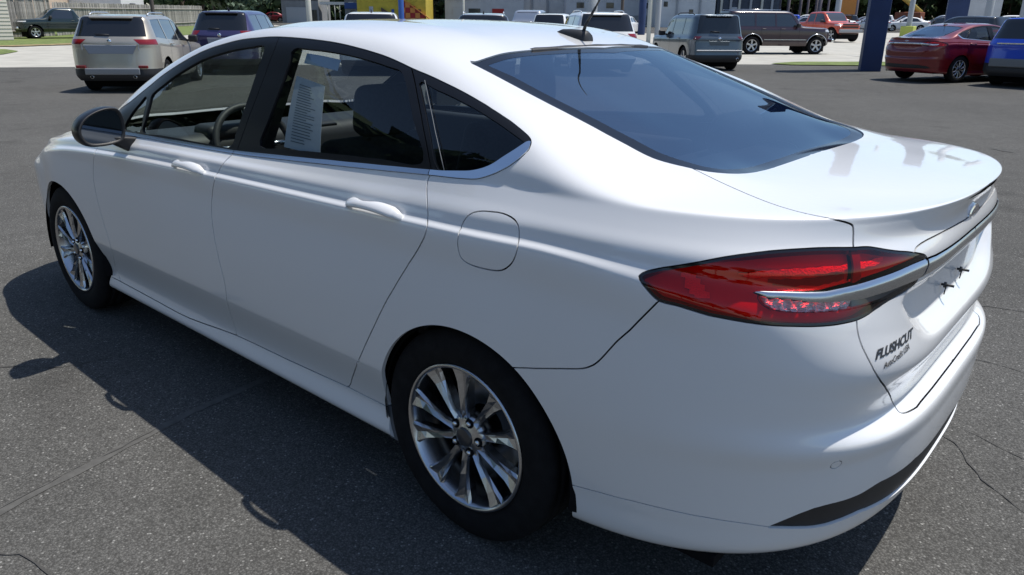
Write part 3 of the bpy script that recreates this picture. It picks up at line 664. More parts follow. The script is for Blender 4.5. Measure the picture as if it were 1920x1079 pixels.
def build_sedan():
    root = empty('white_sedan', (0, 0, 0), 0, 'white four-door sedan parked close by, seen from behind on its left with red tail lamp', 'car')
    s = GR.sh
    # wheel arches -----------------------------------------------------
    def arch(s, cx, cz, r):
        d = np.hypot(s.P[:, 0]-cx, s.P[:, 2]-cz)-r
        low = s.U[:, 1] < 11
        return clip(s, np.where(low, d, 1.))[1]
    s = arch(s, -.025, .322, .372)
    s = arch(s, 2.855, .322, .372)
    full = s
    # underbody skin behind the gaps
    # lamps ------------------------------------------------------------
    lampP = LAMP
    inside, o1 = clip(s, np.where(s.U[:, 0] < 60, (7.9-s.U[:, 1])*.05, 1.)); inside, o2 = clip(inside, (inside.U[:, 1]-10.7)*.05)
    inside, o3 = clip(inside, 3.26+(inside.U[:, 1]-7.9)*.012-inside.P[:, 0])
    HEAD.append(inside); s = join(o1, o2, o3); s = weld(s)
    lamp, s = split(s, lampP, .003)
    dloP = DLO
    dlo, s = split(s, dloP, .002)
    glP = poly((RGL, False), ([(330, 23.2), (330, 24), (240, 24), (240, 23.2)], False), (RGT, False))
    gl, s = split(s, glP, .003)
    wnP = poly((WIND_L, True), ([(160, 24), (85, 24), (80, 22.99), (82, 21), (86, 19.3)], False))
    wn, s = split(s, wnP, .003)
    trP = poly((TRUNK_L, False), ([(412, 5.45), (412, 24), (285, 24), (285, 20.)], False))
    tr, s = split(s, trP, .0045, virt=lambda m: (m[:, 0] < 297.7) | (m[:, 1] > 19.07))
    fP = FUEL
    fuel, s = split(s, fP, .004)
    # doors (white lower skins)
    fdP = poly((GAPA, False), (DOORBOT[1:_kb+1], False), (GAPB[-2::-1], False), ([(178, 15.5), (114, 15.2), (108, 14.4)], False))
    dvf = lambda m: (m[:, 1] > 14.3)
    fd, s = split(s, fdP, .0045, virt=dvf)
    rdP = poly(([(182, 15)], False), (GAPB[:-1], False), (DOORBOT[_kb:_kc+1], False), (GAPC[-2::-1], False), ([(244, 15)], False))
    rd, s = split(s, rdP, .0045, virt=dvf)
    # rear bumper
    buP = poly((SEAM[::-1], False), ([(308, 9.2), (330, 9.5), (346, 10), (412, 10), (412, -1), (262, -1)], False))
    bu, s = split(s, buP, .004, virt=lambda m: (m[:, 1] > 8.8) | (m[:, 1] < 0))
    # rocker strip: everything below the doors between the arches
    roP = poly(([(92, DOORBOT[0, 1])], False), (DOORBOT, False), ([(238, DOORBOT[-1, 1]), (240, -1), (90, -1)], False))
    ro, s = split(s, roP, .004, virt=lambda m: (m[:, 1] < 0))
    body = s
    both('body_shell', body, M_WHITE, root, .014)
    d1, d1r = both('front_door', fd, M_WHITE, root, .014)
    d2, d2r = both('rear_door', rd, M_WHITE, root, .014)
    both('rocker_panel', ro, M_WHITE, root, .03)
    both('fuel_door', fuel, M_WHITE, root, .010)[1]
    for o in list(root.children):
        pass
    # (head lamp corner piece)
    hl_ = HEAD[0]
    both('headlamp', hl_.shift(-.001), M_HEADL, root, .01)
    # bumper: dark diffuser band, lower seam, upper
    dkP = poly((DARK_T, False), ([(412, 3.0), (412, 1.95)], False), (DARK_B, False))
    dk, bu = split(bu, dkP, .003)
    lowP = poly(([(270, 2.1)], False), (SEAM2, False), (DARK_B[::-1][1:], False), ([(412, 1.95), (412, -1), (270, -1)], False))
    lo, bu = split(bu, lowP, .003, virt=lambda m: m[:, 1] < 0)
    # round sensor
    c0, n0 = GR.at(np.array([[343.8, 4.25]]))
    d = np.linalg.norm(bu.P-c0[0], axis=1)
    sens, bu1 = clip(bu, np.where(d < .1, d-.0125, .1)); ring, _ = None, None
    _, bu1 = clip(bu1, np.where(np.linalg.norm(bu1.P-c0[0], axis=1) < .1, np.linalg.norm(bu1.P-c0[0], axis=1)-.0145, .1))
    bump, _ = both('rear_bumper', bu1, M_WHITE, root, .014, single=True)
    both('parking_sensor', sens, M_WHITE, bump, .006)
    both('lower_valance', lo, M_WHITE, bump, .02, single=True)
    both('diffuser_band', dk.shift(-.006), M_BLACK, bump, .0, single=True)
    # trunk: plate recess, applique, chrome
    rf = sdf(GR, tr, smooth_poly(RECESS, True), margin=.2, virt=lambda m: m[:, 0] > 404)
    k = np.clip(-rf/.055, 0, 1); k = k*k*(3-2*k)
    P2 = tr.P.copy(); P2[:, 0] += .034*k
    # recompute normals numerically from triangles where displaced
    tn = np.cross(P2[tr.T[:, 1]]-P2[tr.T[:, 0]], P2[tr.T[:, 2]]-P2[tr.T[:, 0]])
    acc = np.zeros_like(P2)
    for q in range(3): np.add.at(acc, tr.T[:, q], tn)
    acc[np.abs(P2[:, 1]) < 1e-4, 1] = 0
    acc /= np.linalg.norm(acc, axis=1, keepdims=True)+1e-12
    w_ = np.clip(k*30, 0, 1)[:, None]; near = (np.abs(rf) < .03)[:, None] | (w_ > 0)
    wgt = np.where(near, np.clip((.03-rf)/.03, 0, 1)[:, None], 0)
    N2 = tr.N*(1-wgt)+acc*wgt; N2 /= np.linalg.norm(N2, axis=1, keepdims=True)
    tr = Sh(P2, N2, tr.U, tr.T)
    apP = poly((APPL, False), ([(412, 11.55), (412, 10.6)], False), (CHR_T[CHR_T[:, 0] > 361.5][::-1], False))
    ap, tr = split(tr, apP, .0035)
    chP = poly((CHR_T, False), ([(412, 10.87), (412, 10.36)], False), (CHR_B, False))
    ch, tr2 = split(tr, chP, .0)
    trunk, _ = both('trunk_lid', tr2, M_WHITE, root, .016, single=True)
    both('handle_panel', ap.shift(.002), M_WHITE, trunk, .010, single=True)
    def chrome_bar(piece, name, parent, up=.007, single=False):
        f = -sdf(GR, piece, chP, margin=.05)
        q = piece.shift(np.clip(.002+up*np.sqrt(np.clip(f/.012, 0, 1)), 0, .02))
        # rounded section: tilt normals away from the axis of the bar
        c = (q.U[:, 1]-10.3)
        mid = np.interp(q.U[:, 0], CHR_B[::-1, 0], CHR_B[::-1, 1])*.5+np.interp(q.U[:, 0], CHR_T[:, 0], CHR_T[:, 1])*.5
        hw = (np.interp(q.U[:, 0], CHR_T[:, 0], CHR_T[:, 1])-np.interp(q.U[:, 0], CHR_B[::-1, 0], CHR_B[::-1, 1]))*.5+1e-3
        tt = np.clip((q.U[:, 1]-mid)/hw, -1, 1)
        N = q.N.copy(); N[:, 2] += np.where(tt > .15, (tt-.15)*1.1, (tt-.15)*.35); N /= np.linalg.norm(N, axis=1, keepdims=True)
        return both(name, Sh(q.P, N, q.U, q.T), M_SATIN, parent, .010, single)
    chrome_bar(ch, 'chrome_bar', trunk, single=True)
    # tail lamps --------------------------------------------------------
    fL = sdf(GR, lamp, lampP)
    inner, border = clip(lamp, fL+.007)
    chl, inner2 = split(inner, chP, 0.)
    clp, red = split(inner2, CLEARP, .0015)
    lens_l, lens_r = both('tail_lamp', border, M_FRIT, root, .03)
    splitx = lambda q: clip(q, -(np.interp(q.U[:, 1], [8.5, 9.3, 9.9, 11.8, 12], [344.5, 344.5, 344.3, 343.9, 343.9])-q.U[:, 0])*.002)
    b1 = poly((uvs('320,10.45 325,10.72 329.8,10.91 338.3,11.10 343.0,11.16'), True), (uvs('343.0,10.90 338.3,10.78 329.9,10.60 324.0,10.40'), True))
    b2 = poly((uvs('345.6,11.27 352.6,11.30'), False), (uvs('350.8,11.02 345.8,10.88'), False))
    b3 = poly((uvs('309.6,10.14 312.5,10.20 314.4,9.69 316.0,9.2 312.6,9.02 310.9,9.46'), False))
    b4 = poly((uvs('345.2,11.6 345.2,10.5 343.7,10.35 343.5,11.75'), False))
    b5 = poly((uvs('326,10.35 336,10.55 342,10.75 342.5,10.45 337,10.28 328,10.15'), False))
    base = red.shift(-.022)
    parts = []
    for P_, nm, mt, up in ((b1, 'reflector_band', M_REDBRIGHT, .010), (b2, 'reflector_band', M_REDBRIGHT, .008), (b3, 'side_reflector', M_REDBRIGHT, .008), (b4, 'lens_divider', M_REDDARK, .016), (b5, 'lamp_bulb_window', M_REDDARK, .004)):
        q, base = split(base, P_, 0.)
        parts.append((nm, q.shift(up), mt))
    for sgn, par in ((1, lens_l), (-1, lens_r)):
        mir = (lambda q: q) if sgn > 0 else (lambda q: q.mirror())
        panel('lamp_housing', mir(base), M_REDIN, par, .004)
        for nm, q, mt in parts: panel(nm, mir(q), mt, par, .006)
        ro_, ri_ = splitx(red)
        panel('red_lens', mir(ro_), M_REDGLASS, par, 0); panel('red_lens', mir(ri_), M_REDGLASS, par, 0)
        co_, ci_ = splitx(clp)
        panel('clear_lens', mir(co_), M_CLEAR, par, 0); panel('clear_lens', mir(ci_), M_CLEAR, par, 0)
        # stepped reflector behind the clear lens
        ns = 9; bb = co_.shift(-.004)
        wav = .014*np.abs(((bb.U[:, 0]*.42+bb.U[:, 1]*1.5) % 1.)-.5)*2
        panel('reversing_reflector', mir(facet(bb.shift(-wav-.006))), M_CLEARIN, par, .004)
        panel('reversing_reflector', mir(ci_.shift(-.012)), M_ALLOYD, par, .004)
        a_, c_ = splitx(chl)
    chrome_bar(chl, 'chrome_bar', lens_l)
    # side glazing --------------------------------------------------------
    fr = dlo
    crP = poly((DLO[22:36], True), (CHRIN, True))
    # chrome strip: between the outline's lower edge and CHRIN
    crP = poly((uvs('267.9,16.9 268.1,16.24 266.9,15.49 264.9,14.80 262.0,14.35 259.0,14.05 254.8,13.90 247.5,13.88 217.6,13.88 179.2,13.88 152.5,13.86 134.0,13.88 110,13.9'), False), (CHRIN, True))
    crm, fr = split(fr, crP, 0.)
    glasses = []
    for W_ in (WFRONT, WSAIL, WREAR, WQUART):
        g_, fr = split(fr, W_, 0.)
        glasses.append(g_)
    # door frames: split the black frame at the door gaps
    dF = lambda q, P_, gp=.003: split(q, P_, gp)
    fr_front, rest = dF(fr, poly(([(100, 17.6), (100, 13.5), (178.5, 13.5)], False), (GAPBW[::-1], False), ([(184.8, 17.6)], False)))
    fr_rear, fr_q = dF(rest, poly(([(170, 17.6), (170, 13.5), (247.6, 13.5)], False), (GAPCW[::-1], False), ([(231, 17.6)], False)), .004)
    cr_f, cr_rest = dF(crm, poly(([(100, 17.6), (100, 13.5)], False), ([(178.8, 13.5), (178.8, 17.6)], False)), .002)
    cr_r, cr_q = dF(cr_rest, poly(([(170, 17.6), (170, 13.5)], False), ([(247.2, 13.5), (247.2, 17.6)], False)), .003)
    def tilt(q, a=.45):
        N = q.N+np.array([0, 0, a]); N /= np.linalg.norm(N, axis=1, keepdims=True); return Sh(q.P, N, q.U, q.T)
    for pr, sg in (((d1, d2), 1), ((d1r, d2r), -1)):
        m_ = (lambda q: q) if sg > 0 else (lambda q: q.mirror())
        panel('window_frame', m_(fr_front.shift(-.002)), M_BLACKGLOSS, pr[0], .012)
        panel('window_frame', m_(fr_rear.shift(-.002)), M_BLACKGLOSS, pr[1], .012)
        qa, qb = clip(fr_q, (fr_q.U[:, 0]-180)*.01)
        panel('corner_trim', m_(qa.shift(-.002)), M_BLACKGLOSS, pr[0], .012)
        panel('window_trim', m_(qb.shift(-.002)), M_BLACKGLOSS, root, .012)
        panel('chrome_strip', m_(tilt(cr_f.shift(.003))), M_SATIN, pr[0], .008)
        panel('chrome_strip', m_(tilt(cr_r.shift(.003))), M_SATIN, pr[1], .008)
        panel('chrome_strip', m_(tilt(cr_q.shift(.003), .25)), M_CHROME, root, .008)
        panel('door_glass', m_(glasses[0].shift(-.008)), M_GLASS_F, pr[0], 0)
        panel('vent_glass', m_(glasses[1].shift(-.008)), M_GLASS_F, pr[0], 0)
        panel('door_glass', m_(glasses[2].shift(-.008)), M_GLASS_R, pr[1], 0)
        panel('quarter_window', m_(glasses[3].shift(-.006)), M_GLASS_R, root, 0)
    for sg in (1, -1):
        P, N = GR.at(T_gapCw+np.array([3.6, 0.])); P = (P+N*.001)*[1, sg, 1]
        MB().tube(list(P[1:]), .0012, 6).build('window_seal', M_GUARD, root)
    # rear window and windscreen
    fg = sdf(GR, gl, glP, virt=lambda m: m[:, 1] > 23)
    wfr = np.interp(gl.U[:, 0], [240, 250, 290, 305, 320], [.025, .045, .05, .04, .04])
    gi, gb = clip(gl, fg+wfr)
    rw, _ = both('rear_window', gi.shift(-.004), M_GLASS_B, root, 0, single=True)
    both('black_border', gb.shift(-.0035), M_FRIT, rw, .004, single=True)
    both('windscreen', wn.shift(-.004), M_WIND, root, 0, single=True)
    # high-mounted brake lamp slot
    c, n = GR.at(np.array([[245.2, 23.0]]))
    mb = MB()
    for sg in (1, -1):
        pass
    V = []
    top, _ = GR.at(np.array([[244.3, 23.], [244.0, 22.0], [243.2, 21.1], [242.9, 20.9]])); 
    ln = [(p[0], p[1], p[2]) for p in top]
    pts = [(x, -y, z) for x, y, z in ln[::-1]]+ln[1:]
    for i, (x, y, z) in enumerate(pts):
        e_ = .35 if i in (0, len(pts)-1) else 1.
        V += [(x+.012*e_, y, z+.0035*e_), (x-.008, y, z+.0), (x-.010, y, z-.012), (x+.012*e_, y, z-.012)]
    F = []
    for i in range(len(pts)-1):
        for q in range(4): F.append((i*4+q, i*4+(q+1) % 4, (i+1)*4+(q+1) % 4, (i+1)*4+q))
    MB().add(V, F, True).build('high_brake_lamp', M_BLACK, root)
    # dark inner skin behind every gap (openings for glass cut out)
    u = full
    for P_, k_ in ((dloP, .012), (glP, .012), (wnP, .012), (lampP, .004)):
        f = sdf(GR, u, P_, margin=.1); _, u = clip(u, f+k_)
    f = sdf(GR, u, smooth_poly(RECESS, True), margin=.2, virt=lambda m: m[:, 0] > 404)
    k = np.clip(-f/.055, 0, 1)
    ush = u.shift(-np.where((u.U[:, 1] > 10.9) & (u.U[:, 1] < 17) & (u.U[:, 0] > 325), .004, .013)); ush.P[:, 0] += .045*k
    both('inner_liner', ush, M_UNDER, root, 0, single=True)
    # floor and wheel housings
    b = MB()
    b.box((1.35, 0, .235), (4.2, 1.55, .03)); b.box((-.70, 0, .33), (.35, 1.0, .03))
    b.build('floor_pan', M_UNDER, root)
    for cx in (-.025, 2.855):
        for sg in (1, -1):
            V = []; F = []; n_ = 25
            for i in range(n_):
                t = math.pi*(-.045+1.09*i/(n_-1))
                for yy, rr in ((.90, .366), (.875, .385), (.50, .385)):
                    V.append((cx+rr*math.cos(t), sg*yy if rr > .37 else sg*.885, .322+rr*math.sin(t)))
            for i in range(n_-1):
                for q in range(2): F.append((i*3+q, i*3+q+1, (i+1)*3+q+1, (i+1)*3+q))
            k0 = len(V); V.append((cx, sg*.50, .322))
            for i in range(n_-1): F.append((i*3+2, (i+1)*3+2, k0))
            MB().add(V, F, True).build('wheel_housing', M_UNDER, root)
    for x in (0., 2.85):
        for sg in (1, -1): wheel(root, x, sg)
    # mud piece behind the rocker
    for sg in (1, -1):
        b = MB(); b.hexa([(.300, sg*.80, .18), (.345, sg*.80, .18), (.345, sg*.872, .195), (.300, sg*.872, .195), (.312, sg*.80, .31), (.352, sg*.80, .31), (.352, sg*.872, .31), (.312, sg*.872, .31)])
        b.build('mud_guard', M_GUARD, root)
    # door handles ---------------------------------------------------------
    def handle(uv0, uv1, parent_l, parent_r):
        A, nA = GR.at(np.array([uv0])); B, nB = GR.at(np.array([uv1]))
        A, B = A[0], B[0]; d = B-A; L = np.linalg.norm(d); d /= L; n = (nA[0]+nB[0]); n /= np.linalg.norm(n)
        up = np.cross(n, d); up /= np.linalg.norm(up)
        if up[2] < 0: up = -up
        # pocket
        V = []; F = []
        nseg = 16
        out = []
        for i in range(nseg+1):
            t = i/nseg
            hgt = .0190*(1-.70*math.exp(-((t-.40)/.17)**2))*min(1., .45+5*min(t, 1-t))
            off = .006+.031*math.sin(math.pi*t)**.4
            low = -.020-.006*math.sin(math.pi*t)
            c_ = A+d*L*t
            ring = []
            for a in range(12):
                th = 2*math.pi*a/12
                ring.append(c_+n*(off-.009+.009*math.cos(th))+up*(-.002+(hgt if math.sin(th) > 0 else .0200*min(1, .45+5*min(t, 1-t)))*math.sin(th)))
            V += ring
        for i in range(nseg):
            for a in range(12): F.append((i*12+a, i*12+(a+1) % 12, (i+1)*12+(a+1) % 12, (i+1)*12+a))
        F += [tuple(range(12))[::-1], tuple(nseg*12+a for a in range(12))]
        def mk(sg, par):
            MB().add([(v[0], sg*v[1], v[2]) for v in V], [f if sg > 0 else f[::-1] for f in F], True).build('door_handle', M_WHITE, par)
            for t, w_, h_ in ((.10, .020, .017), (.90, .022, .019)):
                b = MB()
                c_ = A+d*L*t
                q = [c_-d*w_+up*(-h_), c_+d*w_+up*(-h_), c_+d*w_+up*h_*.8, c_-d*w_+up*h_*.8]
                V2 = [tuple((p-n*.01)*[1, sg, 1]) for p in q]+[tuple((p+n*.018)*[1, sg, 1]) for p in q]
                b.hexa(V2)
                pass
            # flat patch above the grip, the scoop's shade put into its grey
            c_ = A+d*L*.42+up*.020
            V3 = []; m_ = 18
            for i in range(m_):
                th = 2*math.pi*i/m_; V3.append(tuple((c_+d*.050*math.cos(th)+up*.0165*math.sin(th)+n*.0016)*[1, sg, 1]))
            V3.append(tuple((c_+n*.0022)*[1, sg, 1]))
            MB().add(V3, [(i, (i+1) % m_, m_) for i in range(m_)], True).build('scoop_shade', M_SCOOPSHADE, par)
        mk(1, parent_l); mk(-1, parent_r)
    handle((154.2, 9.75), (169.9, 9.45), d1, d1r)
    handle((227.5, 9.75), (244.3, 9.45), d2, d2r)
    # mirror ------------------------------------------------------------------
    for sg in (1, -1):
        par = d1 if sg > 0 else d1r
        hs = MB(); V = []; F = []
        # outline of the mirror face in (y outward, z), rear-facing
        out = [(.898, 1.030), (.896, 1.065), (.903, 1.105), (.922, 1.128), (.962, 1.132), (1.01, 1.121), (1.055, 1.098), (1.082, 1.065), (1.088, 1.035), (1.075, 1.003), (1.045, .985), (.99, .982), (.945, .986), (.912, .997)]
        out = smooth_poly(np.array(out), True, 3); cy, cz = .98, 1.058
        prof = [(1.0, 1.895), (1.03, 1.905), (1.035, 1.93), (1.0, 1.965), (.88, 2.0), (.62, 2.03), (.25, 2.045)]
        n_ = len(out)
        skew = lambda y: -.10*(y-.9)   # face turned toward the driver
        for k_, x_ in prof:
            for (y_, z_) in out: V.append((x_+.06+skew(cy+(y_-cy)*k_), sg*(cy+(y_-cy)*k_), cz+(z_-cz)*k_))
        for i in range(len(prof)-1):
            for q in range(n_): F.append((i*n_+q, i*n_+(q+1) % n_, (i+1)*n_+(q+1) % n_, (i+1)*n_+q))
        F.append(tuple((len(prof)-1)*n_+q for q in range(n_)))
        e = MB().add(V, F, True).build('wing_mirror', M_BLACKGLOSS, par)
        # inner rim + glass
        V = []; F = []
        for k_, x_ in ((1.0, 1.895), (.95, 1.890), (.86, 1.903)):
            for (y_, z_) in out: V.append((x_+.06+skew(cy+(y_-cy)*k_), sg*(cy+(y_-cy)*k_), cz+(z_-cz)*k_))
        for i in range(2):
            for q in range(n_): F.append((i*n_+q, (i+1)*n_+q, (i+1)*n_+(q+1) % n_, i*n_+(q+1) % n_))
        MB().add(V, F, True).build('mirror_rim', M_BLACK, e)
        V = [(1.903+.06+skew(cy+(y_-cy)*.87), sg*(cy+(y_-cy)*.87), cz+(z_-cz)*.87) for (y_, z_) in out]
        MB().add(V, [tuple(range(n_))], False).build('mirror_glass', M_MIRROR, e)
        b = MB()
        b.add([(1.975, sg*.862, .925), (2.085, sg*.865, .945), (2.10, sg*.845, 1.00), (1.955, sg*.845, 1.00), (1.965, sg*.955, .985), (2.035, sg*.955, .985), (2.03, sg*.975, 1.02), (1.955, sg*.975, 1.02)],
              [(0, 1, 5, 4), (1, 2, 6, 5), (2, 3, 7, 6), (3, 0, 4, 7), (4, 5, 6, 7), (3, 2, 1, 0)])
        b.build('mirror_foot', M_BLACK, e, bevel=.012, seg=3)
    # antenna -------------------------------------------------------------------
    b = MB(); V = []; F = []
    secs = [(.375, .006, .004), (.35, .018, .017), (.31, .026, .026), (.27, .030, .033), (.25, .030, .036), (.238, .027, .030)]
    for x_, w_, h_ in secs:
        z0 = GR_z(x_)
        for a in range(9):
            t = math.pi*a/8; V.append((x_, w_*math.cos(t), z0-.003+h_*math.sin(t)**.8))
    for i in range(len(secs)-1):
        for a in range(8): F.append((i*9+a, i*9+a+1, (i+1)*9+a+1, (i+1)*9+a))
    F.append(tuple(5*9+a for a in range(9))); b.add(V, F, True)
    an = b.build('antenna_base', M_BLACK, root)
    z0 = GR_z(.262)
    b = MB(); b.tube([(.262, 0, z0+.025), (.255, 0, z0+.045), (.245, 0, z0+.06)], [.0065, .006, .0055], 10); b.tube([(.245, 0, z0+.06), (.215, 0, z0+.105)], [.0052, .0045], 10); b.tube([(.215, 0, z0+.105), (.13, 0, z0+.235)], [.0032, .0026], 8)
    b.build('antenna_mast', M_BLACK, an)
    # emblem on the trunk
    c, n = GR.at(np.array([[404, 11.62]])); c = c[0]; n = n[0]
    em = MB(); V = []; m_ = 40
    def el_(a, b_, d, tilt=.18):
        return [(c[0]-d-.0*b_, a*math.cos(2*math.pi*i/m_), c[2]-.004+b_*math.sin(2*math.pi*i/m_)) for i in range(m_)]
    V = el_(.060, .0245, -.008)+el_(.060, .0245, .002)+el_(.054, .0195, .004)
    F = []
    for k_ in range(2):
        for i in range(m_): F.append((k_*m_+i, (k_+1)*m_+i, (k_+1)*m_+(i+1) % m_, k_*m_+(i+1) % m_))
    eo = em.add(V, F, False).build('emblem', M_CHROME, trunk)
    V = el_(.054, .0195, .0036); MB().add(V, [tuple(range(m_))[::-1]]).build('emblem_face', M_EMBLUE, eo)
    text_obj('Ford', 'emblem_lettering', M_CHROME, eo, (c[0]-.0044, .034, c[2]-.0135), .028, (math.radians(90), 0, math.radians(-90)), .0006, shear=.35, sx=1.25)
    # dealer lettering on the trunk
    A, nA = GR.at(np.array([[349.2, 8.42]])); B, nB = GR.at(np.array([[364.3, 8.76]]))
    surf_text('FLUSHCUT', 'dealer_lettering', M_TEXTINK, trunk, (349.0, 8.36), (364.6, 8.74), .021, shear=.35, bold=.0011)
    surf_text('AutoCredit USA', 'dealer_lettering', M_TEXTINK, trunk, (351.8, 8.12), (361.9, 8.47), .0155, shear=0., bold=.0004)
    # plate screws
    for yy in (.089, -.089):
        b = MB(); b.lathe([(0, -.006), (.008, -.006), (.008, .0)], n=12, axis='x', c=(-.998, yy, .838)); b.tube([(-.992, yy, .838), (-1.022, yy, .838)], .0035, 8); b.tube([(-1.004, yy, .835), (-1.003, yy+.002, .812)], .0016, 6)
        b.build('plate_screw', M_BLACK, trunk)
    return root

HEAD = []
M_HEADL = mat('headlamp_lens', (.16, .18, .19), .06, coat=1., metal=.4)
M_GUARD = mat('grey_guard_plastic', (.10, .11, .125), .6)
M_MIRROR = mat('mirror_glass', (.14, .15, .16), .02, metal=1.)
M_SCOOPSHADE = mat('scoop_shade_grey', (.10, .105, .115), .5)  # grey carries the shade of the hollow in the white door
def GR_z(x):
    cl = GR.G[-1]; i = np.argsort(cl[:, 0]); return float(np.interp(x, cl[i, 0], cl[i, 2]))
def facet(s):
    P = s.P[s.T.ravel()]; n = np.cross(P[1::3]-P[0::3], P[2::3]-P[0::3]); n /= np.linalg.norm(n, axis=1, keepdims=True)+1e-12
    return Sh(P, np.repeat(n, 3, 0), s.U[s.T.ravel()], np.arange(len(P)).reshape(-1, 3))
def text_mesh(txt, size, shear=0., bold=0., sx=1.):
    cu = bpy.data.curves.new('t', 'FONT'); cu.body = txt; cu.size = size; cu.shear = shear; cu.offset = bold; cu.space_character = 1.
    cu.resolution_u = 3
    o = bpy.data.objects.new('t', cu); COL.objects.link(o)
    dg = bpy.context.evaluated_depsgraph_get(); dg.update()
    me = bpy.data.meshes.new_from_object(o.evaluated_get(dg))
    bpy.data.objects.remove(o); bpy.data.curves.remove(cu)
    if sx != 1.:
        for v in me.vertices: v.co.x *= sx
    return me
def text_obj(txt, name, m, parent, loc, size, rot, ext=0., shear=0., sx=1.):
    me = text_mesh(txt, size, shear, 0., sx); me.materials.clear(); me.materials.append(m)
    o = obj(name, me, parent); o.location = loc; o.rotation_euler = rot; return o
def surf_text(txt, name, m, parent, uv0, uv1, h, shear, bold):
    me = text_mesh(txt, h*1.35, shear, bold)
    co = np.zeros(len(me.vertices)*3); me.vertices.foreach_get('co', co); co = co.reshape(-1, 3)
    w = co[:, 0].max()
    A, B = np.array(uv0), np.array(uv1)
    P0, N0 = GR.at(np.array([A, B]))
    W_ = np.linalg.norm(P0[1]-P0[0])
    t = co[:, 0]/w
    uv = A+(B-A)*t[:, None]
    P, N = GR.at(uv)
    up = np.array([0, 0, 1.])-N*N[:, 2:3]; up /= np.linalg.norm(up, axis=1, keepdims=True)
    P = P+up*co[:, 1:2]+N*.0012
    P[:, 0] += 0
    me.vertices.foreach_set('co', P.astype(np.float32).ravel()); me.update()
    me.materials.clear(); me.materials.append(m)
    return obj(name, me, parent)
def build_interior(root):
    """seats, dashboard and steering wheel of the sedan"""
    def cushion(name, c, d, rx=0., parent=None, m=M_SEAT, bev=.05, sub=0):
        b = MB(); b.box((0, 0, 0), d); o = b.build(name, m, parent, bevel=bev, seg=4); o.location = c; o.rotation_euler = (0, rx, 0); return o
    for x, kind in ((1.25, 'front'),):
        for y in (.38, -.38):
            s = empty('front_seat', (x, y, .30)); s.parent = root
            cushion('seat_cushion', (.12, 0, .14), (.52, .50, .16), -.12, s)
            cushion('seat_back', (-.24, 0, .46), (.15, .50, .62), -.30, s)
            h = cushion('headrest', (-.365, 0, .865), (.10, .27, .19), -.2, s, bev=.045)
            b = MB(); b.tube([(-.33, .06, .74), (-.35, .06, .82)], .007, 8); b.tube([(-.33, -.06, .74), (-.35, -.06, .82)], .007, 8); b.build('headrest_post', M_CHROME, s)
    s = empty('rear_seat', (.32, 0, .30)); s.parent = root
    cushion('seat_cushion', (.08, 0, .12), (.52, 1.30, .16), -.10, s, bev=.05)
    cushion('seat_back', (-.30, 0, .44), (.16, 1.24, .60), -.42, s, bev=.05)
    for y in (.42, -.42): cushion('headrest', (-.46, y, .80), (.12, .28, .15), -.3, s, bev=.05)
    cushion('parcel_shelf', (-.36, 0, 1.035), (.40, 1.10, .03), 0, root, M_DASH, .01)
    cushion('dashboard', (2.17, 0, .88), (.55, 1.46, .20), .05, root, M_DASH, .07)
    b = MB(); b.box((0, 0, 0), (.16, .36, .07)); o = b.build('instrument_hood', M_DASH, root, bevel=.03, seg=3); o.location = (1.98, .38, .99)
    b = MB(); b.box((1.925, -.02, .90), (.02, .26, .16)); b.build('centre_display', M_BLACKGLOSS, root, bevel=.006)
    b = MB(); b.box((1.55, 0, .48), (.9, .22, .22)); b.build('centre_console', M_DASH, root, bevel=.04)
    # steering wheel
    sw = empty('steering_wheel', (1.83, .38, .93)); sw.parent = root; sw.rotation_euler = (0, math.radians(-68), 0)
    b = MB(); b.tube([(.185*math.cos(t), .185*math.sin(t), 0) for t in np.linspace(0, 2*math.pi, 41)[:-1]], .016, 10, closed=True); b.build('wheel_rim', M_DASH, sw)
    b = MB(); b.box((0, 0, -.02), (.14, .15, .05)); b.build('wheel_hub', M_DASH, sw, bevel=.02)
    for t in (0, math.pi, -math.pi/2):
        b = MB(); b.tube([(.05*math.cos(t+math.pi/2), .05*math.sin(t+math.pi/2), -.015), (.18*math.cos(t+math.pi/2), .18*math.sin(t+math.pi/2), 0)], .013, 8); b.build('wheel_spoke', M_SATIN, sw)
    # inner door tops, B-pillars, headliner
    for sg in (1, -1):
        for x0, x1 in ((1.25, 2.15), (.22, 1.12)):
            b = MB(); b.box(((x0+x1)/2, sg*.775, .78), (x1-x0, .07, .44)); b.build('door_card', M_DASH, root, bevel=.02)
        b = MB(); b.hexa([(1.10, sg*.78, .95), (1.24, sg*.78, .95), (1.24, sg*.82, .95), (1.10, sg*.82, .95), (1.00, sg*.645, 1.38), (1.09, sg*.645, 1.38), (1.09, sg*.675, 1.385), (1.00, sg*.675, 1.385)])
        b.build('centre_pillar', M_DASH, root)
    # grab handle and seat belt glint
    b = MB(); b.box((1.45, 0, 1.385), (.12, .3, .02)); b.build('rear_view_mirror', M_BLACK, root, bevel=.008)
car = build_sedan()
build_interior(car)

# sheets fixed inside the left rear window
def glass_sheet(name, corners_uv, m, label, cat, off=-.016, rows=10, bend=0.):
    c = np.array(corners_uv, float)   # tl, tr, br, bl
    n = 8; V = []; F = []; uv = []
    for j in range(rows+1):
        for i in range(n+1):
            a, b = i/n, j/rows
            uv.append((c[0]*(1-a)+c[1]*a)*(1-b)+(c[3]*(1-a)+c[2]*a)*b)
    P, N = GR.at(np.array(uv)); P = P+N*off
    for j in range(rows):
        for i in range(n): k = j*(n+1)+i; F.append((k, k+1, k+n+2, k+n+1))
    o = MB().add(P, F, False).build(name, m, None)
    s = o.modifiers.new('s', 'SOLIDIFY'); s.thickness = .0008
    kindset(o, label, cat); return o, c
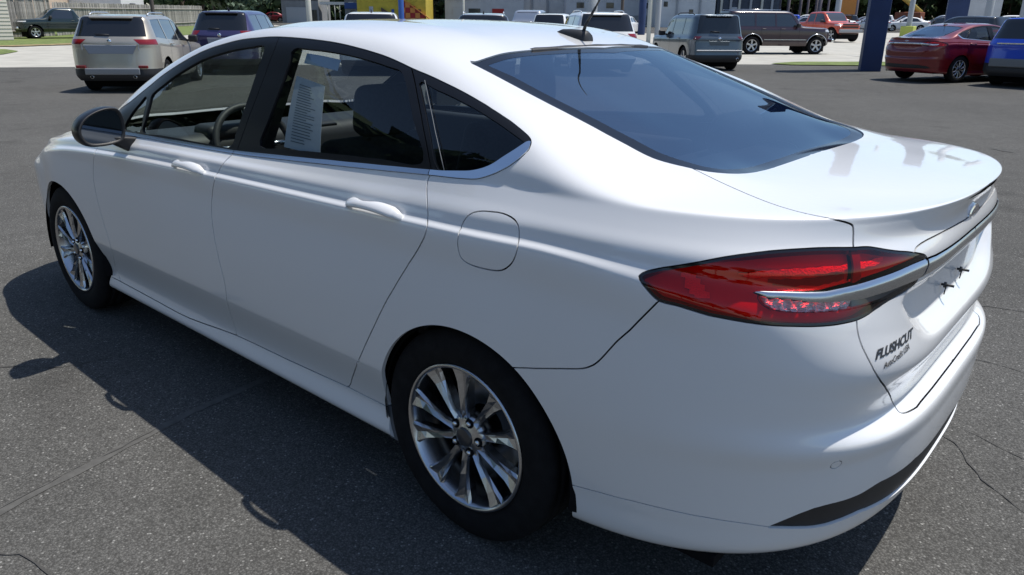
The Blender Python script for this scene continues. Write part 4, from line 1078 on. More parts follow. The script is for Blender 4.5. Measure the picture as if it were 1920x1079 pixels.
# ------------------------------------------------------------------ terrain: flat lot that rises gently beyond 15 m
def gz(x, y):
    d = np.hypot(np.asarray(x)+1.36, np.asarray(y)-2.25); t = np.maximum(d-15, 0.); t = np.minimum(t, 105.)
    return 0.012*t*t/(t+6)
def asphalt_mat():
    m = bpy.data.materials.new('worn_asphalt'); m.use_nodes = True; n, l = nodes(m); b = n['Principled BSDF']
    tc = n.new('ShaderNodeTexCoord')
    def nz(scale, detail=4, rough=.6):
        t = n.new('ShaderNodeTexNoise'); t.inputs['Scale'].default_value = scale; t.inputs['Detail'].default_value = detail; t.inputs['Roughness'].default_value = rough
        l.new(tc.outputs['Object'], t.inputs['Vector']); return t
    def ramp(src, a, b_, lo, hi):
        r = n.new('ShaderNodeMapRange'); r.inputs['From Min'].default_value = a; r.inputs['From Max'].default_value = b_; r.inputs['To Min'].default_value = lo; r.inputs['To Max'].default_value = hi
        l.new(src, r.inputs['Value']); return r.outputs[0]
    def mul(a, b_):
        q = n.new('ShaderNodeMath'); q.operation = 'MULTIPLY'; l.new(a, q.inputs[0]); l.new(b_, q.inputs[1]); return q.outputs[0]
    big = ramp(nz(.35, 5).outputs['Fac'], .3, .7, .88, 1.10)
    mid = ramp(nz(4., 5).outputs['Fac'], .3, .7, .92, 1.07)
    vo = n.new('ShaderNodeTexVoronoi'); vo.inputs['Scale'].default_value = 160.; l.new(tc.outputs['Object'], vo.inputs['Vector'])
    sc = n.new('ShaderNodeSeparateColor'); l.new(vo.outputs['Color'], sc.inputs[0])
    grain = ramp(sc.outputs[0], 0., 1., .72, 1.30)
    pale = ramp(sc.outputs[1], .955, .985, 1., 2.3)      # a few pale stones
    fine = ramp(nz(420., 3).outputs['Fac'], .3, .7, .72, 1.3)
    pits = ramp(vo.outputs['Distance'], .30, .65, 1., .60)
    stain = ramp(nz(1.1, 3, .45).outputs['Fac'], .62, .70, 1., .80)      # dull oily patches
    scuff = ramp(nz(2.3, 6, .7).outputs['Fac'], .60, .74, 1., 1.16)      # paler worn places
    v = mul(mul(mul(mul(big, mid), mul(grain, pale)), mul(fine, pits)), mul(stain, scuff))
    # fade the stone pattern with distance from the car is not needed: the grain averages out
    vm = n.new('ShaderNodeVectorMath'); vm.operation = 'SCALE'; vm.inputs[0].default_value = (.114, .112, .106); l.new(v, vm.inputs['Scale'])
    l.new(vm.outputs[0], b.inputs['Base Color']); b.inputs['Roughness'].default_value = .95; b.inputs['Specular IOR Level'].default_value = .12
    h = n.new('ShaderNodeMath'); h.operation = 'ADD'
    l.new(ramp(vo.outputs['Distance'], 0., .6, 1., 0.), h.inputs[0]); l.new(nz(220., 4).outputs['Fac'], h.inputs[1])
    bp = n.new('ShaderNodeBump'); bp.inputs['Strength'].default_value = .6; bp.inputs['Distance'].default_value = .0025
    l.new(h.outputs[0], bp.inputs['Height']); l.new(bp.outputs[0], b.inputs['Normal'])
    return m
M_ASPH = asphalt_mat()
M_CONC = mat('pale_concrete', (.40, .385, .34), .9, noise=(1.2, .12), bump=(60, .3))
M_GRASS = mat('short_grass', (.13, .17, .045), .95, noise=(3., .35), bump=(90, .8))
M_DRY = mat('dry_grass_edge', (.26, .20, .10), .95, noise=(4., .3), bump=(90, .6))
M_CRACK = mat('crack_filler', (.058, .056, .053), .95)
M_LINE = mat('faded_white_road_paint', (.62, .62, .58), .8, noise=(6, .2))
def polar(r0, r1, a0, a1, nr, na, lift=0.):
    rr = np.concatenate([np.linspace(r0, min(r1, 14), nr//3, endpoint=False), np.geomspace(max(r0, 14.), r1, nr-nr//3)]) if r0 < 14 < r1 else np.geomspace(max(r0, .5), r1, nr)
    aa = np.linspace(a0, a1, na+1)
    R, A = np.meshgrid(rr, aa, indexing='ij')
    X = -1.36+R*np.cos(A); Y = 2.25+R*np.sin(A); Z = gz(X, Y)+lift
    P = np.stack([X, Y, Z], -1).reshape(-1, 3); nc = na+1
    i = (np.arange(len(rr)-1)[:, None]*nc+np.arange(na)[None]).ravel()
    T = np.concatenate([np.stack([i, i+nc, i+nc+1], 1), np.stack([i, i+nc+1, i+1], 1)])
    return Sh(P, np.tile([0, 0, 1.], (len(P), 1)), P[:, :2].copy(), T)
def line_f(s, pts):
    """positive beyond an open polyline (left-hand side of its direction)"""
    P = s.P[:, :2]; best = np.full(len(P), 1e9); sg = np.ones(len(P))
    for a, b in zip(pts[:-1], pts[1:]):
        a = np.array(a, float); b = np.array(b, float); ab = b-a
        t = np.clip(((P-a)@ab)/(ab@ab), 0, 1); q = P-a-t[:, None]*ab; d = np.hypot(q[:, 0], q[:, 1])
        c = ab[0]*(P[:, 1]-a[1])-ab[1]*(P[:, 0]-a[0])
        m = d < best; best = np.where(m, d, best); sg = np.where(m, np.sign(c), sg)
    return best*sg
def ground_obj(name, s, m):
    s = s.compact()
    me = bpy.data.meshes.new(name); me.from_pydata(s.P.tolist(), [], s.T.tolist()); me.materials.append(m)
    me.polygons.foreach_set('use_smooth', [True]*len(me.polygons)); o = obj(name, me); o['kind'] = 'structure'; return o
g0 = polar(0., 900., 0, 2*math.pi, 80, 288)
# the kerb line where the dark lot ends and the pale apron begins, seen left to right ahead of the camera
EDGE = [(24., 40.), (25.2, 6.), (25.03, -4.82), (23.98, -6.66), (19.8, -14.2), (13.39, -21.65), (10.72, -24.52), (7.13, -27.76), (2.82, -31.94), (-20, -52.)]
near, far = clip(g0, line_f(g0, EDGE))
ground_obj('asphalt_lot', near, M_ASPH)
ground_obj('concrete_apron', far, M_CONC)
def patch(name, pts, m, lift, kind='structure', step=1.5):
    """thin sheet over the terrain bounded by a polygon (x, y)"""
    pts = np.array(pts, float); lo, hi = pts.min(0), pts.max(0)
    nx = max(2, int((hi[0]-lo[0])/step)); ny = max(2, int((hi[1]-lo[1])/step))
    X, Y = np.meshgrid(np.linspace(lo[0], hi[0], nx+1), np.linspace(lo[1], hi[1], ny+1), indexing='ij')
    P = np.stack([X, Y, gz(X, Y)+lift], -1).reshape(-1, 3); nc = ny+1
    i = (np.arange(nx)[:, None]*nc+np.arange(ny)[None]).ravel()
    T = np.concatenate([np.stack([i, i+nc, i+nc+1], 1), np.stack([i, i+nc+1, i+1], 1)])
    s = Sh(P, np.tile([0, 0, 1.], (len(P), 1)), P[:, :2].copy(), T)
    A = pts; B = np.roll(pts, -1, 0); ins = pip(pts, s.U)
    z = np.zeros((len(pts), 1)); Q = np.c_[s.P[:, :2], np.zeros(len(s.P))]
    d = seg_dist(Q, np.c_[A, z], np.c_[B, z]); s, _ = clip(s, np.where(ins, -d, d))
    me = bpy.data.meshes.new(name); me.from_pydata(s.P.tolist(), [], s.T.tolist()); me.materials.append(m)
    o = obj(name, me); o['kind'] = kind; return o
patch('grass_verge', [(30, 12), (46, -4), (38.26, -9.13), (39.26, -12.09), (43.5, -18), (60, -32), (76.5, -44), (84, -42), (70, -28), (56, -12), (52, 0), (40, 14)], M_GRASS, .02)
patch('dry_verge_edge', [(29.6, 12), (45.4, -4.6), (37.6, -9.2), (38.6, -12.4), (43.1, -18.4), (43.9, -17.8), (39.7, -12.0), (38.7, -9.0), (46.4, -3.6), (30.4, 12.4)], M_DRY, .035, step=.8)
patch('grass_patch', [(37.3, -3.), (36.3, -8.55), (33.74, -8.48), (31.39, -7.1), (33., -2.)], M_GRASS, .02, step=.8)
patch('grass_island', [(10.2, -25.2), (9.25, -25.1), (6.3, -27.4), (5.0, -28.6), (5.6, -30.8), (7.6, -29.3), (9.9, -27.0)], M_GRASS, .03, step=.4)
patch('asphalt_road', [(60, -44), (33, -62), (24.1, -79.2), (5, -104), (-30, -150), (60, -220), (170, -140), (120, -60)], M_ASPH, .02, step=4)
patch('white_road_line', [(12.6, -35.4), (9.0, -32.55), (8.9, -32.85), (12.5, -35.75)], M_LINE, .012, step=.4)
patch('white_road_line', [(14.6, -31.6), (17.0, -29.2), (17.1, -29.6), (14.7, -32.0)], M_LINE, .012, step=.4)
def crack(pts, w, seed, name='ground_crack', m=None, lift=.004):
    rnd = random.Random(seed); P = []
    for a, b in zip(pts[:-1], pts[1:]):
        a = np.array(a); b = np.array(b); n = max(2, int(np.linalg.norm(b-a)/.035))
        for i in range(n): P.append(a+(b-a)*i/n)
    P.append(np.array(pts[-1], float)); P = np.array(P); off = 0
    V = []; F = []
    for i, p in enumerate(P):
        d = P[min(i+1, len(P)-1)]-P[max(i-1, 0)]; d /= np.linalg.norm(d)+1e-9; nrm = np.array([-d[1], d[0]])
        off = off*.9+rnd.uniform(-.006, .006); ww = w*(rnd.uniform(.25, 1.3) if m is None else rnd.uniform(.9, 1.1))*(.2 if i in (0, len(P)-1) else 1)
        for q in (-ww/2, ww/2):
            c = p+nrm*(off+q); V.append((c[0], c[1], float(gz(c[0], c[1]))+lift))
    F = [(2*i, 2*i+1, 2*i+3, 2*i+2) for i in range(len(P)-1)]
    o = MB().add(V, F).build(name, m or M_CRACK); o['kind'] = 'structure'; return o
# ------------------------------------------------------------------ the other vehicles
def vehicle_surface(p, nu=70, nw=34, nf=26, sub=5):
    """p: xr, xf, w, side knots: belt(x), top(x) ; bottom, tumble, rear/front reach per row"""
    XR0, XF0 = p['xr']+p.get('rwrap', .55), p['xf']-p.get('fwrap', .6)
    xs = np.linspace(XF0, XR0, nu+1); tw = np.linspace(0, 1, nw+1)[1:]; tf = np.linspace(1, 0, nf+1)[:-1]
    w = p['w']; belt = f1(p['belt'], xs); top = f1(p['top'], xs); zb = p['zb']
    zc = p.get('crease', .72)
    wx = w*(1-.035*np.clip((xs-1.5)/2.2, 0, 1)**2)
    h = np.maximum(top-belt, .012)
    rows = [(wx-.07, zb+0*xs), (wx-.01, zb+.10+0*xs), (wx, zb+.30+0*xs), (wx-.002, belt*0+(zb+.30)*.35+belt*.65), (wx-.010, belt-.09), (wx-.045, belt)]
    LX = [(p['xr']+.06, p['xf']-.12), (p['xr'], p['xf']-.02), (p['xr']+.015, p['xf']), (p['xr']+p.get('gate', .05), p['xf']-.02), (p['xr']+p.get('gate', .05), p['xf']-.06), (p['xr']+p.get('beltin', .09), p['xf']-.14)]
    out = []
    nr, mr = p.get('rn', 2.6), p.get('rm', 5.)
    for (y, z), (X, FX) in zip(rows, LX):
        xw, yw = superell(XR0, X, y[-1], nr, mr, tw, -1); xf, yf = superell(XF0, FX, y[0], 2.4, 3.2, tf, 1)
        fz = z[0]-p.get('fdrop', .0)*max(0, (z[0]-.6))*np.clip(tf, 0, 1)
        out.append(np.stack([np.r_[xf, xs, xw], np.r_[yf, y, yw], np.r_[fz, z, z[-1]+0*tw]], -1))
    L = out[-1]
    tum = p.get('tumble', .20)
    kk = [(.30, 0), (.62, 0), (.86, 0), (.96, 1), (1.0, 2), (1.0, 3)]
    roofin = p.get('roofin', .30)    # how far the roof's rear edge stands ahead of the belt at the back
    boxy = p.get('boxy', True)
    yb = wx-.045
    ys = [yb-tum*.30, yb-tum*.62, yb-tum*.86, yb-tum-.055, (yb-tum)*.5, 0*yb]
    zs = [belt+h*.30, belt+h*.62, belt+h*.86, belt+h*.965, belt+h*.995, belt+h*1.0]
    # on the bonnet the rows lie flat between the wings and the middle
    hood = np.clip(1-(h-.06)/.30, 0, 1)
    yh = [yb*.93, yb*.86, yb*.78, yb*.68, yb*.36, 0*yb]
    ys = [a*(1-hood)+b*hood for a, b in zip(ys, yh)]
    zs = [a*(1-hood)+(belt+h*c)*hood for a, c, b in zip(zs, (.45, .7, .85, .94, .99, 1.), yh)]
    for j in range(6):
        y, z = ys[j], zs[j]
        fr = L[:nf]; q = y[0]/yb[0]
        xcf = XF0+(LX[-1][1]-XF0)*(1-(1-tf)**1.3)
        xf = fr[:, 0]*q+xcf*(1-q); yf = fr[:, 1]*q; zf = z[0]+(fr[:, 2]-z[0])*np.clip(tf, 0, 1)**1.5
        if boxy:
            if j <= 3:
                X = LX[-1][0]+roofin*(.30, .62, .86, 1.)[j]
                xw, yw = superell(XR0, X, y[-1], nr, mr, tw, -1); zw = z[-1]+0*tw
                if j == 3: L3 = np.stack([xw, yw, zw], -1)
            else:
                q2 = y[-1]/max(ys[3][-1], 1e-6)
                xe = XR0+(LX[-1][0]+roofin-XR0)*(1-(1-tw)**1.3)
                xw = L3[:, 0]*q2+xe*(1-q2); yw = L3[:, 1]*q2; zw = z[-1]+(L3[:, 2]-z[-1])*tw**1.5
        else:
            Lw = L[nf+nu+1:]; q2 = y[-1]/yb[-1]; xe = XR0+(LX[-1][0]-XR0)*(1-(1-tw)**1.3)
            xw = Lw[:, 0]*q2+xe*(1-q2); yw = Lw[:, 1]*q2; zw = z[-1]+(Lw[:, 2]-z[-1])*tw**1.5
        out.append(np.stack([np.r_[xf, xs, xw], np.r_[yf, y, yw], np.r_[zf, z, zw]], -1))
    R = np.array([sgn_smooth(r, 1.1) for r in np.array(out)]); R[-1, :, 1] = 0
    n = len(R); G = []; vid = []
    for i in range(n-1):
        p1, p2 = R[i], R[i+1]; p0 = R[i-1] if i else 2*p1-p2; p3 = R[i+2] if i < n-2 else R[i]*[1, -1, 1]
        d = lambda a, b: np.maximum(np.linalg.norm(a-b, axis=1, keepdims=True), 1e-5)**.5
        t0 = 0; t1 = d(p0, p1); t2 = t1+d(p1, p2); t3 = t2+d(p2, p3)
        for k in range(sub):
            t = t1+(t2-t1)*k/sub
            A1 = (t1-t)/(t1-t0)*p0+(t-t0)/(t1-t0)*p1; A2 = (t2-t)/(t2-t1)*p1+(t-t1)/(t2-t1)*p2; A3 = (t3-t)/(t3-t2)*p2+(t-t2)/(t3-t2)*p3
            B1 = (t2-t)/(t2-t0)*A1+(t-t0)/(t2-t0)*A2; B2 = (t3-t)/(t3-t1)*A2+(t-t1)/(t3-t1)*A3
            G.append((t2-t)/(t2-t1)*B1+(t-t1)/(t2-t1)*B2); vid.append(i+k/sub)
    G.append(R[-1]); vid.append(n-1); G = np.array(G); G[-1, :, 1] = 0; G[:, 0, 1] = 0; G[:, -1, 1] = 0
    return Grid(G, np.array(vid), sub)
M_VGLASS = mat('vehicle_window_glass', (.012, .015, .018), .04, coat=1., spec=.9)
M_VGLASSR = mat('vehicle_rear_glass_dark', (.010, .011, .013), .06, coat=.6)
M_TAIL = mat('tail_lamp_red', (.22, .008, .012), .2, coat=.5)
M_TAILD = mat('tail_lamp_dark_red', (.10, .006, .01), .15, coat=1.)
M_LAMPW = mat('lamp_clear', (.55, .56, .58), .12, coat=1.)
M_GREYPL = mat('grey_plastic', (.16, .165, .17), .5)
M_SKID = mat('silver_bumper_insert', (.30, .31, .33), .4, metal=.5)
M_VRIM = mat('vehicle_alloy', (.45, .46, .48), .3, metal=.8)
M_PLATESHADE = mat('plate_recess_shade', (.30, .32, .36), .5)  # bluish shade of the recessed body paint, put into the panel colour
def vwheel(parent, x, y, r, rw, sg, ns=5):
    e = obj('wheel', None, parent); e.location = (x, y*sg, r); e.scale = (1, sg, 1)
    b = MB(); R_ = r*.66
    b.lathe([(R_, -.005), (R_+.03, .003), (r-.03, 0), (r-.004, -.02), (r, -.05), (r, -rw+.03), (r-.02, -rw), (R_, -rw)], n=36); b.build('tyre', M_RUBBER, e)
    b = MB(); b.lathe([(R_+.002, -.006), (R_-.012, -.008), (R_-.03, -.04), (R_-.035, -.12)], n=36)
    b.lathe([(0, -.02), (.06, -.022), (.075, -.05)], n=20)
    for k in range(ns):
        t = 2*math.pi*k/ns+.3; c, s = math.cos(t), math.sin(t)
        P = lambda rad, off, dep: (rad*c-off*s, -dep, rad*s+off*c)
        w0, w1 = (.030, .045) if ns < 8 else (.018, .026)
        V = [P(.05, -w0, .06), P(.05, w0, .06), P(R_-.01, w1, .04), P(R_-.01, -w1, .04), P(.05, -w0, .022), P(.05, w0, .022), P(R_-.01, w1, .014), P(R_-.01, -w1, .014)]
        b.add(V, [(0, 1, 2, 3), (7, 6, 5, 4), (0, 4, 5, 1), (1, 5, 6, 2), (2, 6, 7, 3), (3, 7, 4, 0)])
    b.build('rim', M_VRIM, e)
    b = MB(); b.lathe([(0, -.10), (R_-.02, -.11)], n=24); b.build('brake_backing', M_UNDER, e)
def vehicle(name, p, paint, loc, rz, label, cat, group=None, wb=2.7, rim_n=5):
    root = empty(name, loc, rz, label, cat, group)
    g = vehicle_surface(p); s = g.sh
    w = p['w']; r = p.get('r', .35)
    X = lambda q: q.P[:, 0]
    ar = p.get('arch', r+.055)
    for cx in (0, wb):
        low = s.U[:, 1] < 4.6
        s = clip(s, np.where(low, np.hypot(X(s)-cx, s.P[:, 2]-r)-ar, 1.))[1]
    XR0 = p['xr']+p.get('rwrap', .55)
    boxy = p.get('boxy', True)
    # window band
    def cut(s, f): return clip(s, f)
    def region(s, *fs):
        """inside where every f<0"""
        inside = s; outs = []
        for f in fs:
            inside, o = clip(inside, f(inside)); outs.append(o)
        outs = [o for o in outs if len(o.T)]
        return inside, (join(*outs) if outs else None)
    lo_v, hi_v = p.get('wlo', 5.22), p.get('whi', 7.8)
    wins = []
    for (x0b, x1b, x0t, x1t) in p['wins']:
        def fx0(q, a=x0b, b=x0t): t = np.clip((q.U[:, 1]-lo_v)/(hi_v-lo_v), 0, 1); return (a+(b-a)*t)-X(q)
        def fx1(q, a=x1b, b=x1t): t = np.clip((q.U[:, 1]-lo_v)/(hi_v-lo_v), 0, 1); return X(q)-(a+(b-a)*t)
        side = lambda q: np.where(q.U[:, 0] > g.nc-20, 1., -1.) if boxy else -np.ones(len(q.P))
        a, s = region(s, lambda q: (lo_v-q.U[:, 1])*.1, lambda q: (q.U[:, 1]-hi_v)*.1, fx0, fx1)
        wins.append(a)
    # windscreen
    wx0, wx1 = p['ws']
    sw = lambda q: (q.U[:, 1] < 8.75)*2.-1.
    ws, s = region(s, lambda q: (8.85-q.U[:, 1])*.1, lambda q: wx1-X(q), lambda q: X(q)-wx0)
    # rear window
    if boxy:
        yw = p.get('rgy', w-.24)
        rg, s = region(s, lambda q: (5.35-q.U[:, 1])*.1, lambda q: (q.U[:, 1]-8.72)*.1, lambda q: np.abs(q.P[:, 1])-yw-(q.U[:, 1]-7)*-.035, lambda q: X(q)-XR0+.05)
    else:
        x0, x1 = p['rg']; rg, s = region(s, lambda q: (8.75-q.U[:, 1])*.1, lambda q: X(q)-x0, lambda q: x1-X(q))
    # tail lamps
    ty, tv0, tv1, tx = p.get('tail', (w-.22, 3.6, 4.95, .38))
    tl, s = region(s, lambda q: (tv0-q.U[:, 1])*.1, lambda q: (q.U[:, 1]-tv1)*.1, lambda q: ty+.10*(4.4-q.U[:, 1])-np.abs(q.P[:, 1]), lambda q: X(q)-(p['xr']+tx))
    hl = None
    if p.get('head', True):
        hl, s = region(s, lambda q: (3.3-q.U[:, 1])*.1, lambda q: (q.U[:, 1]-4.5)*.1, lambda q: w-.40-np.abs(q.P[:, 1]), lambda q: (p['xf']-.42)-X(q))
    # dark bumper skirts
    bv = p.get('bump', 1.3)
    rb, s = region(s, lambda q: (q.U[:, 1]-bv)*.1, lambda q: X(q)-(-ar-.01))
    fb, s = region(s, lambda q: (q.U[:, 1]-bv)*.1, lambda q: (wb+ar+.01)-X(q))
    both('body_shell', s, paint, root, .0, single=True)
    for q in wins: both('side_window', q.shift(-.006), M_VGLASS, root, .006)
    both('windscreen', ws.shift(-.004), M_VGLASS, root, .0, single=True)
    if len(rg.T): both('rear_window', rg.shift(-.004), p.get('rgm', M_VGLASSR), root, .0, single=True)
    both('tail_lamp', tl.shift(.004), p.get('tailm', M_TAIL), root, .01)
    if hl is not None and len(hl.T): both('headlamp', hl.shift(.003), M_LAMPW, root, .01)
    both('rear_bumper', rb.shift(.002), p.get('bm', M_BLACK), root, .01, single=True)
    both('front_bumper', fb.shift(.002), p.get('bm', M_BLACK), root, .01, single=True)
    b = MB(); L_ = p['xf']-p['xr']; b.box(((p['xf']+p['xr'])/2, 0, p['zb']+.03), (L_-.5, 2*w-.5, .06))
    b.box((0, 0, r), (ar*2, 2*w-.5, .5)); b.box((wb, 0, r), (ar*2, 2*w-.5, .5)); b.build('underbody', M_UNDER, root)
    for x in (0, wb):
        for sg in (1, -1): vwheel(root, x, w-.03, r, .22, sg, rim_n)
    # mirrors
    mx = wx0-.35
    for sg in (1, -1):
        i = int(np.argmin(np.abs(g.G[5*g.sub, :, 0]-mx))); z = g.G[5*g.sub, i, 2]
        b = MB(); b.box((mx, sg*(w+.09), z+.09), (.13, .22, .17)); b.build('wing_mirror', p.get('mirm', M_BLACK), root, bevel=.04, seg=3)
        b = MB(); b.box((mx+.01, sg*(w-.02), z+.045), (.07, .14, .05)); b.build('mirror_arm', M_BLACK, root)
    # door shut lines and handles as thin strips along the body
    for x in p.get('doors', []):
        i = int(np.argmin(np.abs(g.G[4*g.sub, :, 0]-x)))
        rows_ = range(int(.9*g.sub), 5*g.sub+1)
        for sg in (1, -1):
            V = []; F = []
            for k, j in enumerate(rows_):
                c = g.G[j, i]; n = g.N[j, i]
                for dx in (-.004, .004): V.append(((c[0]+dx), sg*(c[1]+n[1]*.0015), c[2]+n[2]*.0015))
            F = [(2*k, 2*k+1, 2*k+3, 2*k+2) for k in range(len(list(rows_))-1)]
            MB().add(V, F).build('door_seam', M_UNDER, root)
            if x != p['doors'][0]:
                j = int(4.25*g.sub); c = g.G[j, i]
                b = MB(); b.box((c[0]+.13, sg*(c[1]+.018), c[2]), (.17, .03, .028)); b.build('door_handle', p.get('handlem', paint), root, bevel=.008)
    return root, g

# shapes ---------------------------------------------------------------------
SUV = dict(xr=-.93, xf=3.60, w=.92, zb=.26, belt='-.93:1.10 .2:1.07 1.6:1.03 2.6:.99 3.6:.86', top='-.93:1.60 -.4:1.63 .4:1.665 1.1:1.66 1.55:1.58 1.9:1.38 2.35:1.10 2.6:1.045 3.2:.98 3.6:.90',
           wins=[(-.45, .30, -.28, .30), (.36, 1.22, .36, 1.16), (1.28, 2.22, 1.22, 1.50)], ws=(2.30, 1.52), doors=[2.15, 1.25, .33], tumble=.20, roofin=.30, r=.35)
def variant(d, **k):
    q = dict(d); q.update(k); return q
P_GOLD = paint_mat('champagne_paint', (.46, .42, .35), .35, .55)
P_PURP = paint_mat('violet_blue_paint', (.055, .048, .135), .3, .4)
P_GREYB = paint_mat('slate_blue_grey_paint', (.075, .10, .125), .3, .4)
P_WHITE2 = paint_mat('plain_white_paint', (.76, .76, .75), .4)
P_SILV = paint_mat('silver_paint', (.42, .45, .50), .3, .6)
P_MAROON = paint_mat('dark_maroon_paint', (.024, .006, .013), .35, .0)
P_ORANGE = paint_mat('orange_red_paint', (.55, .075, .035), .35, .2)
P_BLUE = paint_mat('bright_blue_paint', (.008, .06, .50), .3, .1)
P_GREEN = paint_mat('black_green_paint', (.006, .018, .018), .25, .2)
P_RED = paint_mat('deep_red_paint', (.17, .006, .010), .3, .2)
P_DARK = paint_mat('dark_grey_paint', (.03, .033, .038), .3, .3)
P_LBLUE = paint_mat('pale_blue_paint', (.25, .34, .45), .3, .4)
Z = lambda x, y: float(gz(x, y))
rad = math.radians

# champagne SUV, rear and right side towards the camera
v, g = vehicle('compact_suv', variant(SUV, belt='-.93:1.19 .2:1.10 1.6:1.03 2.6:.99 3.6:.86', tail=(.55, 3.72, 4.93, .40), bump=1.8), P_GOLD, (15.95, -5.05, Z(15.95, -5.05)), rad(-42), 'champagne compact SUV parked facing away, with a black rear bumper and roof rails', 'SUV')
def on_rear(g, y, v):
    """point of the rear face at lateral y and row v"""
    j = int(round(v*g.sub)); row = g.G[j]; m = row[:, 0] < np.median(row[:, 0]); idx = np.where(m)[0]
    i = idx[np.argmin(np.abs(row[idx, 1]-abs(y)))]; return row[i]
def rear_kit(v, g, w, plate=M_PLATESHADE, wiper=True, spoiler=None, insert=True, emblem=True, zplate=None):
    c = on_rear(g, 0, 3.9); x = c[0]
    b = MB(); z_ = zplate or .86; w1, w2 = (.56, .46) if zplate == .93 else (.34, .30); b.hexa([(x-.012, -w2, z_-.10), (x+.02, -w2, z_-.10), (x+.02, w2, z_-.10), (x-.012, w2, z_-.10), (x-.012, -w1, z_+.09), (x+.02, -w1, z_+.09), (x+.02, w1, z_+.09), (x-.012, w1, z_+.09)]); b.build('plate_recess', plate, v, bevel=.01)
    if emblem:
        b = MB(); b.lathe([(0, -.012), (.045, -.012), (.05, 0)], n=20, axis='x', c=(x-.005, 0, (zplate or .86)+.16)); b.build('emblem', M_CHROME, v)
    if wiper:
        a = on_rear(g, 0, 5.6); b = MB(); b.tube([(a[0]-.03, 0, a[2]), (a[0]-.02, .30, a[2]+.015)], .011, 6); b.build('rear_wiper', M_BLACK, v)
    if spoiler is not None:
        a = on_rear(g, 0, 9.); b = MB(); b.hexa([(a[0]+.12, -w+.42, a[2]-.055), (a[0]-.10, -w+.50, a[2]-.05), (a[0]-.10, w-.50, a[2]-.05), (a[0]+.12, w-.42, a[2]-.055), (a[0]+.2, -w+.40, a[2]+.005), (a[0]-.10, -w+.48, a[2]-.015), (a[0]-.10, w-.48, a[2]-.015), (a[0]+.2, w-.40, a[2]+.005)])
        b.build('roof_spoiler', spoiler, v, bevel=.012)
    if insert:
        a = on_rear(g, 0, 1.2); b = MB(); b.box((a[0]-.012, 0, .46), (.05, 1.15, .14)); b.build('bumper_insert', M_SKID, v, bevel=.02)
        for sg in (1, -1):
            b = MB(); b.box((a[0]+.012, sg*(w-.27), .56), (.06, .20, .06)); b.build('reflector', M_TAIL, v, bevel=.01)
            b = MB(); b.lathe([(.030, -.02), (.036, -.02), (.036, .1), (.030, .1)], n=16, axis='x', c=(a[0]+.02, sg*.45, .345)); b.build('exhaust_tip', M_CHROME, v)
def rails(v, g, m, x0=-.1, x1=1.15):
    for sg in (1, -1):
        P = []
        for x in np.linspace(x0, x1, 8):
            row = g.G[int(9.15*g.sub)]; i = int(np.argmin(np.abs(row[:, 0]-x)))
            h = .055 if x not in (x0, x1) else .012
            P.append((x, sg*row[i, 1], row[i, 2]+h))
        b = MB(); b.tube(P, .015, 8)
        b.build('roof_rail', m, v)
v.scale = (.93, .93, .93); rear_kit(v, g, .92, spoiler=P_GOLD, zplate=.93); rails(v, g, P_SILV)
for sg in (1, -1):   # white inner lamp wedge
    a = on_rear(g, .58, 4.3); b = MB(); b.hexa([(a[0]-.012, sg*.50, .93), (a[0]-.012, sg*.60, .90), (a[0]+.03, sg*.60, .90), (a[0]+.03, sg*.50, .93), (a[0]-.012, sg*.42, 1.02), (a[0]-.012, sg*.60, 1.04), (a[0]+.03, sg*.60, 1.04), (a[0]+.03, sg*.42, 1.02)])
    b.build('reversing_lamp', M_LAMPW, v)
# violet SUV behind the sedan's roof
v, g = vehicle('large_suv', variant(SUV, tumble=.24, w=.89, tail=(.62, 3.6, 5.3, .30)), P_PURP, (19.0, -9.25, Z(19.0, -9.25)), rad(-48), 'violet-blue SUV parked facing away, mostly hidden behind the white sedan roof', 'SUV')
rear_kit(v, g, .92, spoiler=P_DARK, insert=False)
b = MB(); b.tube([(.1, 0, 1.66), (.0, 0, 1.73)], [.03, .008], 8); b.build('roof_fin', M_BLACK, v)
# white roofed and silver roofed vehicles beyond the roof
v, g = vehicle('passenger_van', variant(SUV, tumble=.22), P_WHITE2, (16.2, -12.0, Z(16.2, -12.0)), rad(-42), 'white van of which only the roof shows above the white sedan', 'van')
b = MB(); b.tube([(-.2, 0, 1.64), (-.25, 0, 1.72)], [.025, .012], 8); b.build('roof_fin', M_BLACK, v)
v, g = vehicle('silver_suv', variant(SUV, tumble=.26), P_SILV, (13.9, -14.1, Z(13.9, -14.1)), rad(-48), 'silver SUV whose roof and dark rear window just show above the sedan roof', 'SUV')
rails(v, g, P_SILV); b = MB(); b.tube([(-.2, 0, 1.64), (-.25, 0, 1.70)], [.025, .012], 8); b.build('roof_fin', M_BLACK, v)
# white SUV behind the aerial
v, g = vehicle('white_suv', variant(SUV, tumble=.20, tail=(.62, 3.7, 5.0, .4), rgy=.70), P_WHITE2, (11.7, -16.7, Z(11.7, -16.7)+.06), rad(-42), 'white SUV with a large tinted rear window and red lamp, behind the sedan aerial', 'SUV')
rear_kit(v, g, .92, spoiler=P_WHITE2, insert=False); rails(v, g, P_SILV)
